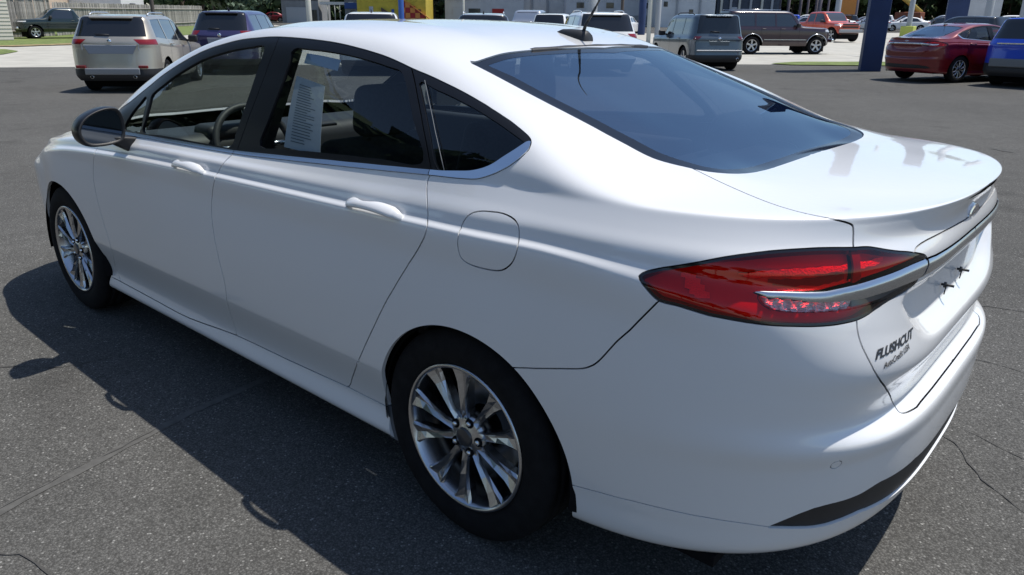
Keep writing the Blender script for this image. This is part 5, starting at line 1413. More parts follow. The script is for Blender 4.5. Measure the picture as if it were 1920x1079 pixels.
# slate grey boxy SUV
BOX = variant(SUV, xr=-.80, xf=3.40, w=.90, belt='-.8:1.06 .5:1.03 2.4:1.00 3.4:.98', top='-.8:1.66 .4:1.69 1.2:1.69 1.55:1.64 1.85:1.40 2.15:1.08 2.5:1.06 3.4:1.0', roofin=.16, tumble=.13, rm=7., tail=(.62, 3.55, 4.8, .18), tailm=M_TAILD,
              wins=[(-.25, .28, -.15, .25), (.34, 1.18, .33, 1.12), (1.25, 2.08, 1.19, 1.50)], ws=(2.12, 1.52), bump=1.6, r=.355)
v, g = vehicle('boxy_suv', BOX, P_GREYB, (10.45, -21.0, Z(10.45, -21.0)), rad(-40), 'slate grey boxy SUV parked facing away, beyond the rear window of the sedan', 'SUV', wb=2.57)
rear_kit(v, g, .90, plate=P_GREYB, spoiler=P_GREYB, insert=False, zplate=.80); rails(v, g, M_BLACK, -.2, 1.2)
a = on_rear(g, 0, 2.0)
b = MB(); b.box((a[0]-.02, 0, .60), (.05, 1.5, .05)); b.build('bumper_ledge', M_SKID, v, bevel=.012)
b = MB(); b.lathe([(.032, -.05), (.04, -.05), (.04, .1), (.032, .1)], n=16, axis='x', c=(a[0]+.02, -.62, .36)); b.build('exhaust_tip', M_CHROME, v)
for sg in (1, -1):
    a = on_rear(g, .76, 4.2)
    for an in (.8, -.8):
        b = MB(); dy, dz = .07*math.cos(an), .07*math.sin(an); b.tube([(a[0]-.015, sg*.73-dy, .93-dz), (a[0]-.015, sg*.73+dy, .93+dz)], .012, 6); b.build('lamp_cross_bar', M_LAMPW, v)
# maroon truck based SUV, side on, facing right
BIG = variant(SUV, xr=-1.25, xf=3.78, w=.96, zb=.36, belt='-1.25:1.16 2.2:1.14 3.78:1.08', top='-1.25:1.80 -.6:1.84 1.5:1.84 1.75:1.80 2.05:1.55 2.35:1.22 2.55:1.19 3.78:1.12', tumble=.16, roofin=.14, r=.38, arch=.47, rm=7, bump=.9,
              wins=[(-1.0, .05, -.95, .05), (.13, 1.0, .13, .98), (1.08, 2.22, 1.06, 1.70)], ws=(2.36, 1.72), tail=(.78, 3.2, 4.9, .12))
v, g = vehicle('truck_suv', BIG, P_MAROON, (14.3, -31.9, Z(14.3, -31.9)), rad(-133), 'dark maroon truck-based SUV with silver trim line, side on beside the blue pillar', 'SUV', wb=3.0)
for sg in (1, -1):
    for x0, x1 in ((.52, 2.48), (-1.2, -.52)):
        b = MB(); b.box(((x0+x1)/2, sg*.962, .63), (x1-x0, .02, .03)); b.build('side_moulding', M_SATIN, v)
    for cx in (0, 3.0):
        b = MB(); b.tube([(cx+.49*math.cos(t), sg*.955, .38+.49*math.sin(t)) for t in np.linspace(.25, math.pi-.25, 14)], .016, 6); b.build('arch_trim', M_SATIN, v)
b = MB(); b.box((3.80, 0, .60), (.12, 1.7, .16)); b.build('chrome_bumper', M_CHROME, v, bevel=.03)
for sg in (1, -1):
    b = MB(); b.tube([(-.9, sg*.62, 1.88), (1.3, sg*.62, 1.88)], .018, 6); b.build('roof_rack_bar', M_SATIN, v)
# orange-red pickup facing the camera on the right
PICK = variant(SUV, xr=-1.2, xf=4.15, w=.98, zb=.45, belt='-1.2:1.18 1.0:1.18 3.0:1.16 4.15:1.08', top='-1.2:1.19 .75:1.19 .95:1.62 1.1:1.82 2.2:1.86 2.45:1.80 2.8:1.50 3.05:1.24 3.3:1.20 4.15:1.12', tumble=.17, boxy=False, rg=(.74, .7), r=.42, arch=.50,
               wins=[(1.12, 1.72, 1.16, 1.72), (1.80, 2.88, 1.80, 2.42)], ws=(3.02, 2.46), doors=[2.85, 1.76, 1.05], tail=(.86, 3.2, 5., .10), bump=1.0, fwrap=.35)
v, g = vehicle('pickup_truck', PICK, P_ORANGE, (19.3, -52.6, Z(19.3, -52.6)), rad(150), 'orange-red pickup truck with a black grille, behind the maroon SUV', 'pickup truck', wb=3.5)
b = MB(); b.box((4.14, 0, .98), (.06, 1.25, .26)); b.build('grille', M_BLACK, v, bevel=.02)
b = MB(); b.box((4.20, 0, .66), (.14, 1.8, .20)); b.build('front_bumper_bar', M_SKID, v, bevel=.03)
b = MB(); b.box((4.17, 0, .98), (.05, 1.5, .05)); b.build('grille_bar', P_ORANGE, v)
# silver pickup and small white car far beyond the roof
v, g = vehicle('silver_pickup', variant(PICK, ), P_SILV, (28.9, -33.5, Z(28.9, -33.5)), rad(-66), 'silver pickup truck in the distance, left of the aerial', 'pickup truck', wb=3.5)
b = MB(); b.box((-1.18, 0, .98), (.06, 1.6, .40)); b.build('tailgate', P_SILV, v, bevel=.02)
b = MB(); b.box((1.02, 0, 1.50), (.05, 1.25, .42)); b.build('cab_rear_window', M_VGLASSR, v, bevel=.02)
b = MB(); b.box((-1.25, 0, .62), (.14, 1.7, .14)); b.build('step_bumper', M_CHROME, v, bevel=.02)
v, g = vehicle('white_minivan', variant(SUV, tumble=.20), P_WHITE2, (22.1, -27.6, Z(22.1, -27.6)), rad(-62), 'white minivan with a dark rear window, between the silver pickup and the white SUV', 'van')
# black-green pickup on the grass, facing left
OLDP = variant(PICK, xr=-1.1, xf=3.75, w=.86, zb=.36, belt='-1.1:1.02 1.0:1.02 2.6:1.02 3.75:.94', top='-1.1:1.03 .55:1.03 .8:1.40 .95:1.58 1.7:1.60 1.95:1.54 2.3:1.26 2.55:1.08 2.8:1.06 3.75:.98', wins=[(.98, 2.34, 1.0, 1.84)], ws=(2.50, 1.92), doors=[2.35, .92], r=.34, arch=.41, tail=(.76, 3.2, 5., .10), rg=(.5, .45))
v, g = vehicle('old_pickup', OLDP, P_GREEN, (47.1, -16.4, Z(47.1, -16.4)), rad(84), 'black-green single cab pickup standing on the grass before the wooden fence', 'pickup truck', wb=2.95)
b = MB(); b.box((3.78, 0, .56), (.10, 1.6, .12)); b.build('chrome_bumper', M_CHROME, v, bevel=.02)
# blue SUV cut by the right edge, dark SUV beyond it
v, g = vehicle('blue_suv', variant(SUV, w=.95, tail=(.80, 3.2, 5.2, .14), bump=2.0, bm=M_BLACK), P_BLUE, (1.60, -21.1, Z(1.6, -21.1)), rad(-104), 'bright blue SUV with a grey lower bumper, cut off by the right picture edge', 'SUV')
a = on_rear(g, 0, 1.2); b = MB(); b.box((a[0]-.015, 0, .58), (.05, 1.35, .20)); b.build('bumper_insert', M_GREYPL, v, bevel=.03)
a = on_rear(g, 0, 4.4); b = MB(); b.box((a[0]-.01, 0, 1.03), (.03, 1.2, .03)); b.build('chrome_strip', M_SATIN, v)
text_obj('ST', 'badge', M_CHROME, v, (a[0]-.02, -.62, .78), .14, (rad(90), 0, rad(-90)))
v, g = vehicle('dark_suv', variant(SUV, tumble=.2), P_DARK, (6.0, -39.6, Z(6., -39.6)), rad(-20), 'dark grey SUV seen over the roof of the red sedan at the right edge', 'SUV')
# red sedan of the same shape as the white one, further away
red = copy_tree(car)
zz = Z(4.1, -22.7)
red.location = (4.02, -21.33, zz); red.rotation_euler = (0, 0, rad(-117))
red.name = 'red_sedan'
kindset(red, 'dark red four-door sedan with chrome window line, parked right of the blue pillar', 'car')
def repaint(o):
    for ch in o.children:
        for sl in ch.material_slots:
            if sl.material and sl.material.name.startswith('white_paint'): sl.link = 'OBJECT'; sl.material = P_RED
            elif sl.material and sl.material.name in ('satin_bright_trim',) and ch.name.startswith('chrome_bar'): sl.link = 'OBJECT'; sl.material = M_CHROME
        repaint(ch)
repaint(red)
def drop(o):
    for ch in list(o.children):
        drop(ch)
        if ch.name.startswith(('dealer_lettering', 'plate_screw')): bpy.data.objects.remove(ch)
drop(red)
# plain cars of the far lot: low detail, one object each with a few parts
SED = variant(SUV, boxy=False, xr=-1.0, xf=3.70, zb=.22, belt='-1.0:.98 1.2:.95 2.4:.92 3.7:.72', top='-1.0:1.04 -.5:1.08 -.2:1.18 .4:1.40 1.0:1.46 1.5:1.42 2.0:1.20 2.4:.98 2.8:.93 3.7:.78', tumble=.22, wins=[(-.05, .95, .45, .95), (1.02, 2.0, 1.02, 1.45)], ws=(2.35, 1.55), rg=(.42, -.35), r=.33, doors=[])
def far_car(p, paint, x, y, rz, label, cat='car', grp='cars in the far lot'):
    v, g = vehicle('parked_car', p, paint, (x, y, Z(x, y)), rad(rz), label, cat, grp); return v
protos = {}
farcars = [  # (shape, paint, x, y, rz, colour word)
    (SED, P_WHITE2, 27.2, -84.5, 20, 'white'), (SED, P_SILV, 24.6, -87.3, 25, 'silver'), (SED, P_WHITE2, 21.4, -90.0, 20, 'white'), (SED, P_DARK, 18.8, -92.6, 20, 'dark grey'),
    (SUV, P_DARK, 30.0, -94.5, 20, 'dark grey'), (SUV, P_WHITE2, 26.8, -97.0, 20, 'white'), (SED, P_LBLUE, 24.0, -99.5, 20, 'pale blue'), (SUV, P_SILV, 20.8, -101.5, 20, 'silver'),
    (SUV, P_BLUE, 33.5, -86.0, 25, 'blue'), (SED, P_SILV, 30.2, -104, 20, 'silver'), (SUV, P_WHITE2, 26.2, -107, 20, 'white'), (SUV, P_DARK, 22.2, -109, 20, 'dark grey'), (SED, P_RED, 17.5, -104, 20, 'red'),
    (SED, P_SILV, 29.4, -82.2, 20, 'silver'), (SED, P_LBLUE, 16.0, -94.2, 20, 'pale blue'), (SUV, P_WHITE2, 33.0, -91.5, 20, 'white'), (SED, P_WHITE2, 17.6, -103.0, 20, 'white'),
    (SED, P_WHITE2, 33.6, -101.0, 20, 'white'), (SUV, P_SILV, 18.4, -111, 20, 'silver'), (SED, P_DARK, 34.5, -108, 20, 'dark grey'), (SUV, P_WHITE2, 13.5, -96.0, 20, 'white'),
    (SED, P_DARK, 41.5, -60.5, 10, 'dark grey'), (SED, P_WHITE2, 36.5, -55.5, -75, 'white'), (SED, P_RED, 108.5, -68.5, 60, 'red')]
FARLAB = ['white car at the left end of the front row in the far lot', 'silver car just left of the large blue pillar in the far lot', 'white car right of the large blue pillar in the far lot',
          'dark car at the right end of the front row in the far lot', 'dark grey SUV in the second row of the far lot, left end', 'white SUV in the second row of the far lot', 'pale blue car in the second row of the far lot',
          'silver SUV at the right end of the second row in the far lot', 'blue SUV right behind the orange-red pickup', 'silver car in the back row of the far lot', 'white SUV in the back row of the far lot', 'dark SUV in the back row of the far lot',
          'red car between the blue pillar and the red sedan roof, far off', 
          'silver car half hidden behind the orange-red pickup bonnet', 'pale blue car in the front row right of the grey pole', 'white SUV behind the front row, above the orange-red pickup', 'white car in the second row, right end, above the red sedan boot',
          'white car in the back row, above the orange board', 'silver SUV in the back row, right end', 'dark car in the back row, left end', 'white SUV beside the second blue pillar',
          'dark car in the distance left of the boxy grey SUV', 'white car in the distance beside the boxy grey SUV mirror', 'red car far away before the grey garage building']
for (p, paint, x, y, rz, cw), lb in zip(farcars, FARLAB):
    k = (id(p), paint.name)
    if k in protos:
        v = copy_tree(protos[k]); v.location = (x, y, Z(x, y)); v.rotation_euler = (0, 0, rad(rz)); v['label'] = lb
    else:
        v = far_car(p, paint, x, y, rz, lb); protos[k] = v
    v['category'] = 'car' if p is SED else 'SUV'
# ------------------------------------------------------------------ fence, buildings, poles, trees
rnd = random.Random(7)
M_WOOD = [mat('weathered_fence_wood_%s' % n, c, .9, noise=(6, .25), bump=(40, .4)) for n, c in (('light', (.36, .34, .31)), ('mid', (.27, .255, .235)), ('dark', (.19, .18, .165)))]
M_TRUNK = mat('tree_bark', (.09, .07, .055), .95, noise=(8, .3), bump=(20, .8))
def leafmat(name, col):
    m = mat(name, col, .6, noise=(1.2, .35)); return m
M_LEAF = [leafmat('leaf_dark_green', (.050, .088, .030)), leafmat('leaf_mid_green', (.085, .135, .040)), leafmat('leaf_blue_green', (.055, .095, .055))]
def fence(label, pts, h, m_run, plank=.145, group='wooden fence sections'):
    root = empty('wooden_fence', (pts[0][0], pts[0][1], Z(*pts[0])), 0, label, 'fence', group)
    ox, oy = pts[0]; oz = Z(ox, oy)
    meshes = []
    for k in range(6):
        b = MB(); w = plank*.93; t = .02; hh = h*(.97+.03*rnd.random())
        b.add([(-w/2, -t/2, 0), (w/2, -t/2, 0), (w/2, t/2, 0), (-w/2, t/2, 0), (-w/2, -t/2, hh-.04), (w/2, -t/2, hh-.04), (w/2, t/2, hh-.04), (-w/2, t/2, hh-.04), (-w/2+.035, -t/2, hh), (w/2-.035, -t/2, hh), (w/2-.035, t/2, hh), (-w/2+.035, t/2, hh)],
              [(3, 2, 1, 0), (0, 1, 5, 4), (1, 2, 6, 5), (2, 3, 7, 6), (3, 0, 4, 7), (4, 5, 9, 8), (5, 6, 10, 9), (6, 7, 11, 10), (7, 4, 8, 11), (8, 9, 10, 11)])
        meshes.append(b.mesh('plank', M_WOOD[k % 3]))
    for (a, c) in zip(pts[:-1], pts[1:]):
        L = math.hypot(c[0]-a[0], c[1]-a[1]); n = int(L/plank); ang = math.atan2(c[1]-a[1], c[0]-a[0])
        nx, ny = -math.sin(ang), math.cos(ang)
        for i in range(n):
            t = (i+.5)/n; x = a[0]+(c[0]-a[0])*t; y = a[1]+(c[1]-a[1])*t; off = rnd.uniform(-.006, .006)
            o = obj('plank', rnd.choice(meshes), root); o.location = (x-ox+nx*off, y-oy+ny*off, Z(x, y)-oz+.03+rnd.uniform(-.02, .015)); o.rotation_euler = (rnd.uniform(-.01, .01), rnd.uniform(-.008, .008), ang)
        for zz in (.35, h-.35):
            b = MB(); A = np.array([a[0]-ox-nx*.04, a[1]-oy-ny*.04, Z(*a)-oz+zz]); B = np.array([c[0]-ox-nx*.04, c[1]-oy-ny*.04, Z(*c)-oz+zz])
            b.tube([A, B], .045, 4); b.build('rail', M_WOOD[1], root)
    return root
fence('tall weathered plank fence behind the black-green pickup', [(47.2, -7.0), (48.64, -12.6), (51.2, -15.9)], 2.5, None)
fence('long grey plank fence running behind the champagne SUV to the trees', [(51.4, -16.1), (67.41, -29.06), (79.6, -40.5)], 1.95, None)
# pole in front of the fence
def pole(name, x, y, h, r, m, label, cat='pole', group=None, r2=None, box=False):
    b = MB(); z = Z(x, y)
    if box: b.box((0, 0, h/2), (2*r, 2*r, h))
    else: b.lathe([(r, 0), (r2 or r, h), (0, h)], n=14, axis='z')
    o = b.build(name, m, None); o.location = (x, y, z); kindset(o, label, cat, group); return o
M_PALEPOLE = mat('pale_painted_pole', (.50, .50, .44), .6); M_GREYPOLE = mat('grey_galvanised_pole', (.32, .34, .36), .5); M_DARKPOLE = mat('dark_timber_pole', (.06, .05, .045), .8)
M_BLUEP = mat('navy_painted_steel', (.014, .034, .105), .6, noise=(1.5, .12)); M_BLUEP2 = mat('blue_sign_paint', (.02, .08, .30), .5)
pole('utility_pole', 49.3, -21.2, 9, .12, M_DARKPOLE, 'thin dark pole in front of the plank fence, above the champagne SUV')
# blue pillars
def pillar(x, y, w, d, h, rz, label, m=M_BLUEP):
    b = MB(); b.box((0, 0, h/2), (w, d, h)); o = b.build('sign_pillar', m, None, bevel=.03); o.location = (x, y, Z(x, y)-.02); o.rotation_euler = (0, 0, rz)
    kindset(o, label, 'pillar'); return o
pillar(6.48, -24.38, .92, .60, 7.5, rad(-68), 'large navy blue sign pillar standing on the edge of the asphalt, left of the red sedan')
pillar(10.8, -55.3, 1.35, 1.2, 10, rad(-75), 'second navy blue pillar further away, rising behind the red sedan roof')
pole('street_pole', 47.5, -40.4, 9, .22, M_BLUEP2, 'bright blue post in front of the yellow building')
pole('light_pole', 71.2, -48.1, 9, .28, M_PALEPOLE, 'thick cream pole before the grey garage building')
pole('light_pole', 51.2, -51.3, 9, .10, M_PALEPOLE, 'slim white pole right of the orange checked awning')
pole('light_pole', 34.1, -52.0, 9, .13, M_DARKPOLE, 'slim dark pole above the white SUV')
pole('light_pole', 34.0, -54.9, 9, .30, M_BLUEP, 'navy pole between the white SUV and the boxy grey SUV')
pole('light_pole', 24.0, -39.6, 9, .13, M_PALEPOLE, 'cream pole left of the boxy grey SUV')
pole('light_pole', 23.6, -39.9, 9, .16, M_GREYPOLE, 'grey pole just right of the cream pole by the boxy grey SUV')
pole('light_pole', 24.8, -74.3, 9, .26, M_GREYPOLE, 'grey pole right of the orange-red pickup')
pole('light_pole', 15.4, -62.6, 9, .19, M_GREYPOLE, 'grey pole with a yellow-green base right of the large blue pillar')
b = MB(); b.box((0, 0, .45), (.9, .9, .9)); o = b.build('pole_base', mat('yellow_green_paint', (.45, .50, .10), .7), None, bevel=.05); o.location = (15.4, -62.6, Z(15.4, -62.6)); kindset(o, 'yellow-green block at the foot of the grey pole beyond the red sedan', 'block')
pole('light_pole', 11.9, -71.3, 9, .30, M_GREYPOLE, 'grey pole above the dark SUV at the right')
pole('light_pole', 14.0, -69.5, 9, .30, M_GREYPOLE, 'wide grey pole just left of the second blue pillar')
pole('light_pole', 9.5, -72.0, 9, .35, M_GREYPOLE, 'rightmost grey pole, near the right edge of the picture')
pole('light_pole', 42.2, -59.2, 9, .55, M_GREYPOLE, 'broad grey column above the white SUV')
# buildings (walls with openings; most rise beyond the top of the picture)
def building(label, a, c, h, m, depth=8., name='building', cat='building', roofm=None, parts=(), siding=None, group=None):
    """facade from a to c seen from the camera; parts: (kind, t0, t1, z0, z1, material, out)"""
    ang = math.atan2(c[1]-a[1], c[0]-a[0]); L = math.hypot(c[0]-a[0], c[1]-a[1]); z = min(Z(*a), Z(*c))-.1
    root = empty(name, (a[0], a[1], z), ang, label, cat, group)
    b = MB(); b.box((L/2, depth/2, h/2), (L, depth, h)); b.build('wall', m, root)
    b = MB(); b.box((L/2, depth/2, h+.12), (L+.4, depth+.4, .24)); b.build('roof', roofm or M_GREYPOLE, root)
    for kind, t0, t1, z0, z1, mm, out in parts:
        b = MB(); b.box(((t0+t1)/2*L, -out/2, (z0+z1)/2), ((t1-t0)*L, out, z1-z0)); b.build(kind, mm, root, bevel=.02)
    if siding:
        n = int(h/siding)
        me = None
        for i in range(n):
            if me is None:
                b = MB(); b.add([(0, -.03, 0), (L, -.03, 0), (L, -.005, siding), (0, -.005, siding), (0, 0, 0), (L, 0, 0), (L, 0, siding), (0, 0, siding)], [(0, 1, 2, 3), (0, 4, 5, 1), (1, 5, 6, 2), (3, 2, 6, 7), (0, 3, 7, 4)]); me = b.mesh('siding_board', m)
            o = obj('siding_board', me, root); o.location = (0, 0, i*siding)
    return root
M_SIDE = mat('cream_siding', (.55, .52, .46), .7); M_TAN = mat('tan_render', (.50, .40, .31), .85, noise=(2, .1)); M_GREYW = mat('grey_block_wall', (.26, .27, .28), .85, noise=(2, .12)); M_GREYD = mat('grey_blue_door', (.42, .45, .48), .6)
M_YEL = mat('yellow_render', (.52, .40, .045), .8, noise=(1.5, .15)); M_OR = mat('orange_paint', (.62, .24, .05), .7); M_CRED = mat('crimson_paint', (.33, .02, .02), .7); M_BROWN = mat('brown_door', (.09, .06, .05), .7)
M_WHITEW = mat('white_wall', (.60, .61, .61), .8, noise=(1, .08)); M_CANOPY = mat('canopy_white', (.70, .70, .66), .6); M_DKWIN = mat('dark_window', (.02, .025, .03), .15, coat=.5); M_LGREY = mat('light_grey_panel', (.42, .44, .47), .7, noise=(1, .1)); M_DKSLATE = mat('dark_slate_cladding', (.045, .06, .085), .7, noise=(2, .2))
building('cream sided house corner at the left edge before the plank fence', (44.4, -3.5), (44.95, -11.75), 6, M_SIDE, 6, 'house', 'house', siding=.18)
building('long low tan house seen over the fence above the champagne SUV', (66.0, -14.0), (84.0, -30.5), 3.5, M_TAN, 8, 'house', 'house', parts=[('window', .35, .45, 1.2, 2.2, M_DKWIN, .05)])
building('white building end seen over the fence between the pole and the trees', (78., -31.5), (82., -35.5), 4.5, M_WHITEW, 8, parts=[('window', .35, .6, 1.2, 2.2, M_DKWIN, .05)])
building('tan building behind the small red car in the distance', (122.0, -66.0), (117.0, -73.0), 8, M_TAN, 8, parts=[('dark_sign', .72, 1.0, 1.2, 2.4, M_UNDER, .1)])
building('grey garage building with a pale roller door', (91.9, -58.2), (88.4, -61.6), 8, M_GREYW, 9, parts=[('roller_door', .12, .66, .1, 2.1, M_GREYD, .06), ('band', .0, 1., 3.0, 3.25, M_UNDER, .06), ('side_door', .82, .95, .1, 1.8, M_DKWIN, .05)])
# canopy with posts
c0 = empty('shop_canopy', (88.2, -61.8, Z(88.2, -61.8)), math.atan2(-2.4, -3.3)*1+0, 'low cream canopy on thin posts between the grey garage and the blue sign', 'canopy')
b = MB(); b.box((2.2, 1.2, 2.55), (4.6, 2.4, .35)); b.build('canopy_roof', M_CANOPY, c0)
for x in (.9, 1.9, 2.6, 3.4):
    b = MB(); b.tube([(x, .1, 0), (x, .1, 2.45)], .08, 8); b.build('post', M_PALEPOLE, c0)
building('shop front with a plain blue fascia sign left of the yellow building', (85.5, -63.7), (83.6, -65.4), 3.2, M_GREYW, 4, 'shop', 'shop', parts=[('fascia_sign', 0, 1., 2.0, 2.75, M_BLUEP2, .15), ('door', .3, .5, .1, 1.8, M_DKWIN, .05), ('window', .6, .95, .7, 1.8, M_GREYD, .05)])
yb = building('bright yellow building with brown doors and an arched pale window', (80.2, -61.6), (73.6, -67.3), 8, M_YEL, 9, parts=[('pale_window', .175, .235, 1.15, 2.3, M_LGREY, .08), ('door', .60, .76, .1, 1.95, M_BROWN, .08), ('door', .82, .93, .1, 2.0, M_BROWN, .08), ('awning_stripe', .50, .54, .1, 2.0, M_BLUEP2, .1)])
b = MB(); b.hexa([(3.1, -.3, 1.5), (4.6, -.3, .9), (4.6, 0, .9), (3.1, 0, 1.5), (3.1, -.3, 2.2), (4.6, -.3, 1.25), (4.6, 0, 1.25), (3.1, 0, 2.2)]); b.build('wall_plaque', M_BROWN, yb)
# checked sloping wing of the yellow building
M_CHECK = [M_OR, M_CRED]
wr = empty('checked_awning', (76.0, -65.2, Z(76, -65.2)), math.atan2(-5.7, -6.6), 'sloping orange and crimson checked side wing of the yellow building', 'awning')
for i in range(6):
    for j in range(4):
        x0 = i*.62; z0 = .25+j*.62; top = 3.3-i*.50
        if z0 < top:
            z1 = min(z0+.60, top); b = MB(); b.box((x0+.31, -.15, (z0+z1)/2), (.60, .3, z1-z0)); b.build('check_panel', M_CHECK[(i+j) % 2], wr)
b = MB(); b.hexa([(-.2, -.4, 3.42), (3.9, -.4, .55), (3.9, .1, .55), (-.2, .1, 3.42), (-.2, -.4, 3.55), (3.9, -.4, .68), (3.9, .1, .68), (-.2, .1, 3.55)]); b.build('awning_edge', M_OR, wr)
building('grey and white low buildings right of the checked awning', (76.5, -73.5), (68.5, -80.5), 4.6, M_LGREY, 8, parts=[('blue_sign', .05, .45, 3.5, 4.2, M_BLUEP2, .2), ('window', .1, .2, .5, 2.2, M_GREYD, .05), ('window', .3, .45, .5, 2.2, M_DKWIN, .05), ('door', .6, .75, .1, 2.2, M_CRED, .05)])
building('pale open-fronted shed with posts, left of the aerial', (77.0, -86.0), (66.0, -93.6), 4.4, M_WHITEW, 8, parts=[('post', x, x+.02, 0, 4.4, M_GREYPOLE, .3) for x in (.12, .3, .47, .66, .84)]+[('dark_opening', .34, .45, .1, 1.6, M_DKWIN, .05)])
building('long light grey building with small dark windows, right of the aerial', (64.0, -84.0), (53.0, -93.0), 8, M_LGREY, 9, parts=[('window', .10, .17, 2.4, 3.1, M_DKWIN, .06), ('window', .38, .45, 2.4, 3.1, M_DKWIN, .06), ('window', .70, .77, 2.4, 3.1, M_DKWIN, .06), ('orange_display', .15, .40, .5, 1.5, M_OR, .1), ('dark_band', .5, .95, .3, 1.5, M_GREYW, .06)])
building('white building behind the boxy grey SUV with small dark windows', (51.4, -86.6), (45.9, -91.4), 9, M_WHITEW, 9, parts=[('window', .10, .17, 2.6, 3.2, M_DKWIN, .06), ('window', .55, .62, 1.6, 2.3, M_DKWIN, .06), ('pipe', .32, .35, 0, 9, M_GREYPOLE, .25), ('drain', .72, .745, 0, 9, M_GREYPOLE, .25), ('dark_door', .40, .52, .1, 1.6, M_DKWIN, .06)])
building('dark slate clad building with pale uprights left of the maroon SUV roof', (46.2, -92.4), (40.0, -97.2), 9, M_DKSLATE, 9, parts=[('upright', x, x+.035, 0, 9, M_GREYPOLE if i % 2 else M_PALEPOLE, .25) for i, x in enumerate((.05, .20, .34, .52, .70, .86))]+[('panel', .22, .33, 1.0, 2.6, M_GREYD, .06), ('panel', .54, .66, 1.2, 2.2, M_LGREY, .06)])
# crane and signs at the right
M_CRANE = mat('crane_yellow', (.62, .44, .10), .6)
cr = empty('crane', (27.0, -107., Z(27, -107)), 0, 'pale yellow crane arm slanting above the far lot', 'crane')
b = MB(); b.box((0, 0, 1.2), (3, 2.2, 1.6)); b.build('crane_body', mat('rusty_brown', (.22, .07, .035), .8), cr, bevel=.1)
b = MB(); b.tube([(-1.3, 0, 1.9), (5.5, 1.5, 7.5)], .35, 6); b.build('crane_arm', M_CRANE, cr)
sg_ = empty('roadside_sign', (29.5, -91.4, Z(29.5, -91.4)), rad(18), 'orange board on legs beside the grey pole, left of the large blue pillar', 'sign')
b = MB(); b.box((0, 0, 3.2), (1.55, .15, 3.0)); b.build('board', M_OR, sg_)
for x in (-.5, .5):
    b = MB(); b.box((x, 0, .9), (.12, .12, 1.8)); b.build('leg', M_BROWN, sg_)
lb = building('pale blue-grey kiosk right of the second blue pillar', (15.8, -83.2), (13.2, -84.0), 5, M_LGREY, 3, 'kiosk', 'kiosk', parts=[('window', .1, .4, .6, 1.4, M_DKWIN, .05)])
# trees -----------------------------------------------------------------------
def crown_mesh(seed, m, n=1500, leaf=.42, shape=(1, 1, .8)):
    r = np.random.RandomState(seed)
    blobs = r.randn(12, 3)*[.45, .45, .32]; rad_ = r.uniform(.28, .55, 12)
    k = r.randint(0, 12, n); d = r.randn(n, 3); d /= np.linalg.norm(d, axis=1, keepdims=True); rr = rad_[k]*r.uniform(.55, 1.05, n)
    c = (blobs[k]+d*rr[:, None])*shape
    nrm = d+r.randn(n, 3)*.5; nrm /= np.linalg.norm(nrm, axis=1, keepdims=True)
    t = np.cross(nrm, r.randn(n, 3)); t /= np.linalg.norm(t, axis=1, keepdims=True); b_ = np.cross(nrm, t)
    s = (leaf/4*r.uniform(.5, 1.2, n))[:, None]
    V = np.stack([c-t*s*1.4, c-b_*s*.7, c+t*s*1.5, c+b_*s*.8], 1).reshape(-1, 3)
    F = np.arange(4*n).reshape(-1, 4)
    me = bpy.data.meshes.new('crown'); me.from_pydata(V.tolist(), [], F.tolist()); me.materials.append(m); return me
CROWNS = [crown_mesh(i, M_LEAF[i % 3], 1900) for i in range(5)]
def tree(x, y, h, w, label, group, k=None, trunk=.18):
    z = Z(x, y); root = empty('leafy_tree', (x, y, z), rnd.uniform(0, 6), label, 'tree', group)
    b = MB(); th = h*.55; pts = [(0, 0, 0), (.05*w, .03*w, th*.4), (-.03*w, .05*w, th*.75), (0, 0, th)]; b.tube(pts, [trunk, trunk*.8, trunk*.6, trunk*.3], 8)
    for q in range(5):
        a = rnd.uniform(0, 6.28); z0 = th*rnd.uniform(.45, .8); b.tube([(0, 0, z0), (math.cos(a)*w*.25, math.sin(a)*w*.25, z0+h*.15), (math.cos(a)*w*.38, math.sin(a)*w*.38, z0+h*.28)], [trunk*.4, trunk*.25, trunk*.1], 6)
    b.build('trunk', M_TRUNK, root)
    o = obj('crown', CROWNS[k if k is not None else rnd.randrange(5)], root); o.location = (0, 0, h*.62); o.scale = (w*.62, w*.62, h*.42)
    return root
ORD = 'first second third fourth fifth sixth seventh eighth ninth tenth eleventh twelfth thirteenth fourteenth'.split()
TB = 'trees behind the plank fence'
for i, (x, y, h, w) in enumerate([(84, -40.5, 6.5, 6), (88, -45, 8, 6), (93, -49, 8.5, 7), (97, -54.5, 8, 7), (86.5, -49.5, 5, 4.5)]):
    tree(x, y, h, w, ORD[i]+' green tree from the left in the clump between fence end and violet SUV', TB)
tree(63, -16.2, 7.5, 3.2, 'dark green tree in the gap between the cream house and the plank fence', None)
TC = 'trees beyond the buildings in the middle'
for i, (x, y, h, w) in enumerate([(74, -98, 9, 9), (83, -92, 9, 9), (92, -86, 9, 9), (66, -104, 9, 9), (100, -78, 9, 9), (108, -62, 10, 8), (82, -100, 9, 8)]):
    tree(x, y, h, w, ORD[i]+' green tree beyond the low buildings in the middle distance', TC)
TR = 'trees behind the far lot on the right'
for i, (x, y, h, w) in enumerate([(42, -106, 9, 8), (37, -110, 10, 8), (33, -114, 9, 8), (28, -117, 10, 9), (22, -119, 9, 9), (15.5, -120, 10, 9), (9, -121, 9, 9), (3, -122, 9, 9), (46, -112, 9, 8), (52, -118, 10, 11), (-4, -121, 9, 9), (40, -122, 11, 11), (19, -127, 11, 12), (30, -125, 11, 12)]):
    tree(x, y, h, w, ORD[i]+' dark green tree from the left behind the far lot cars', TR)
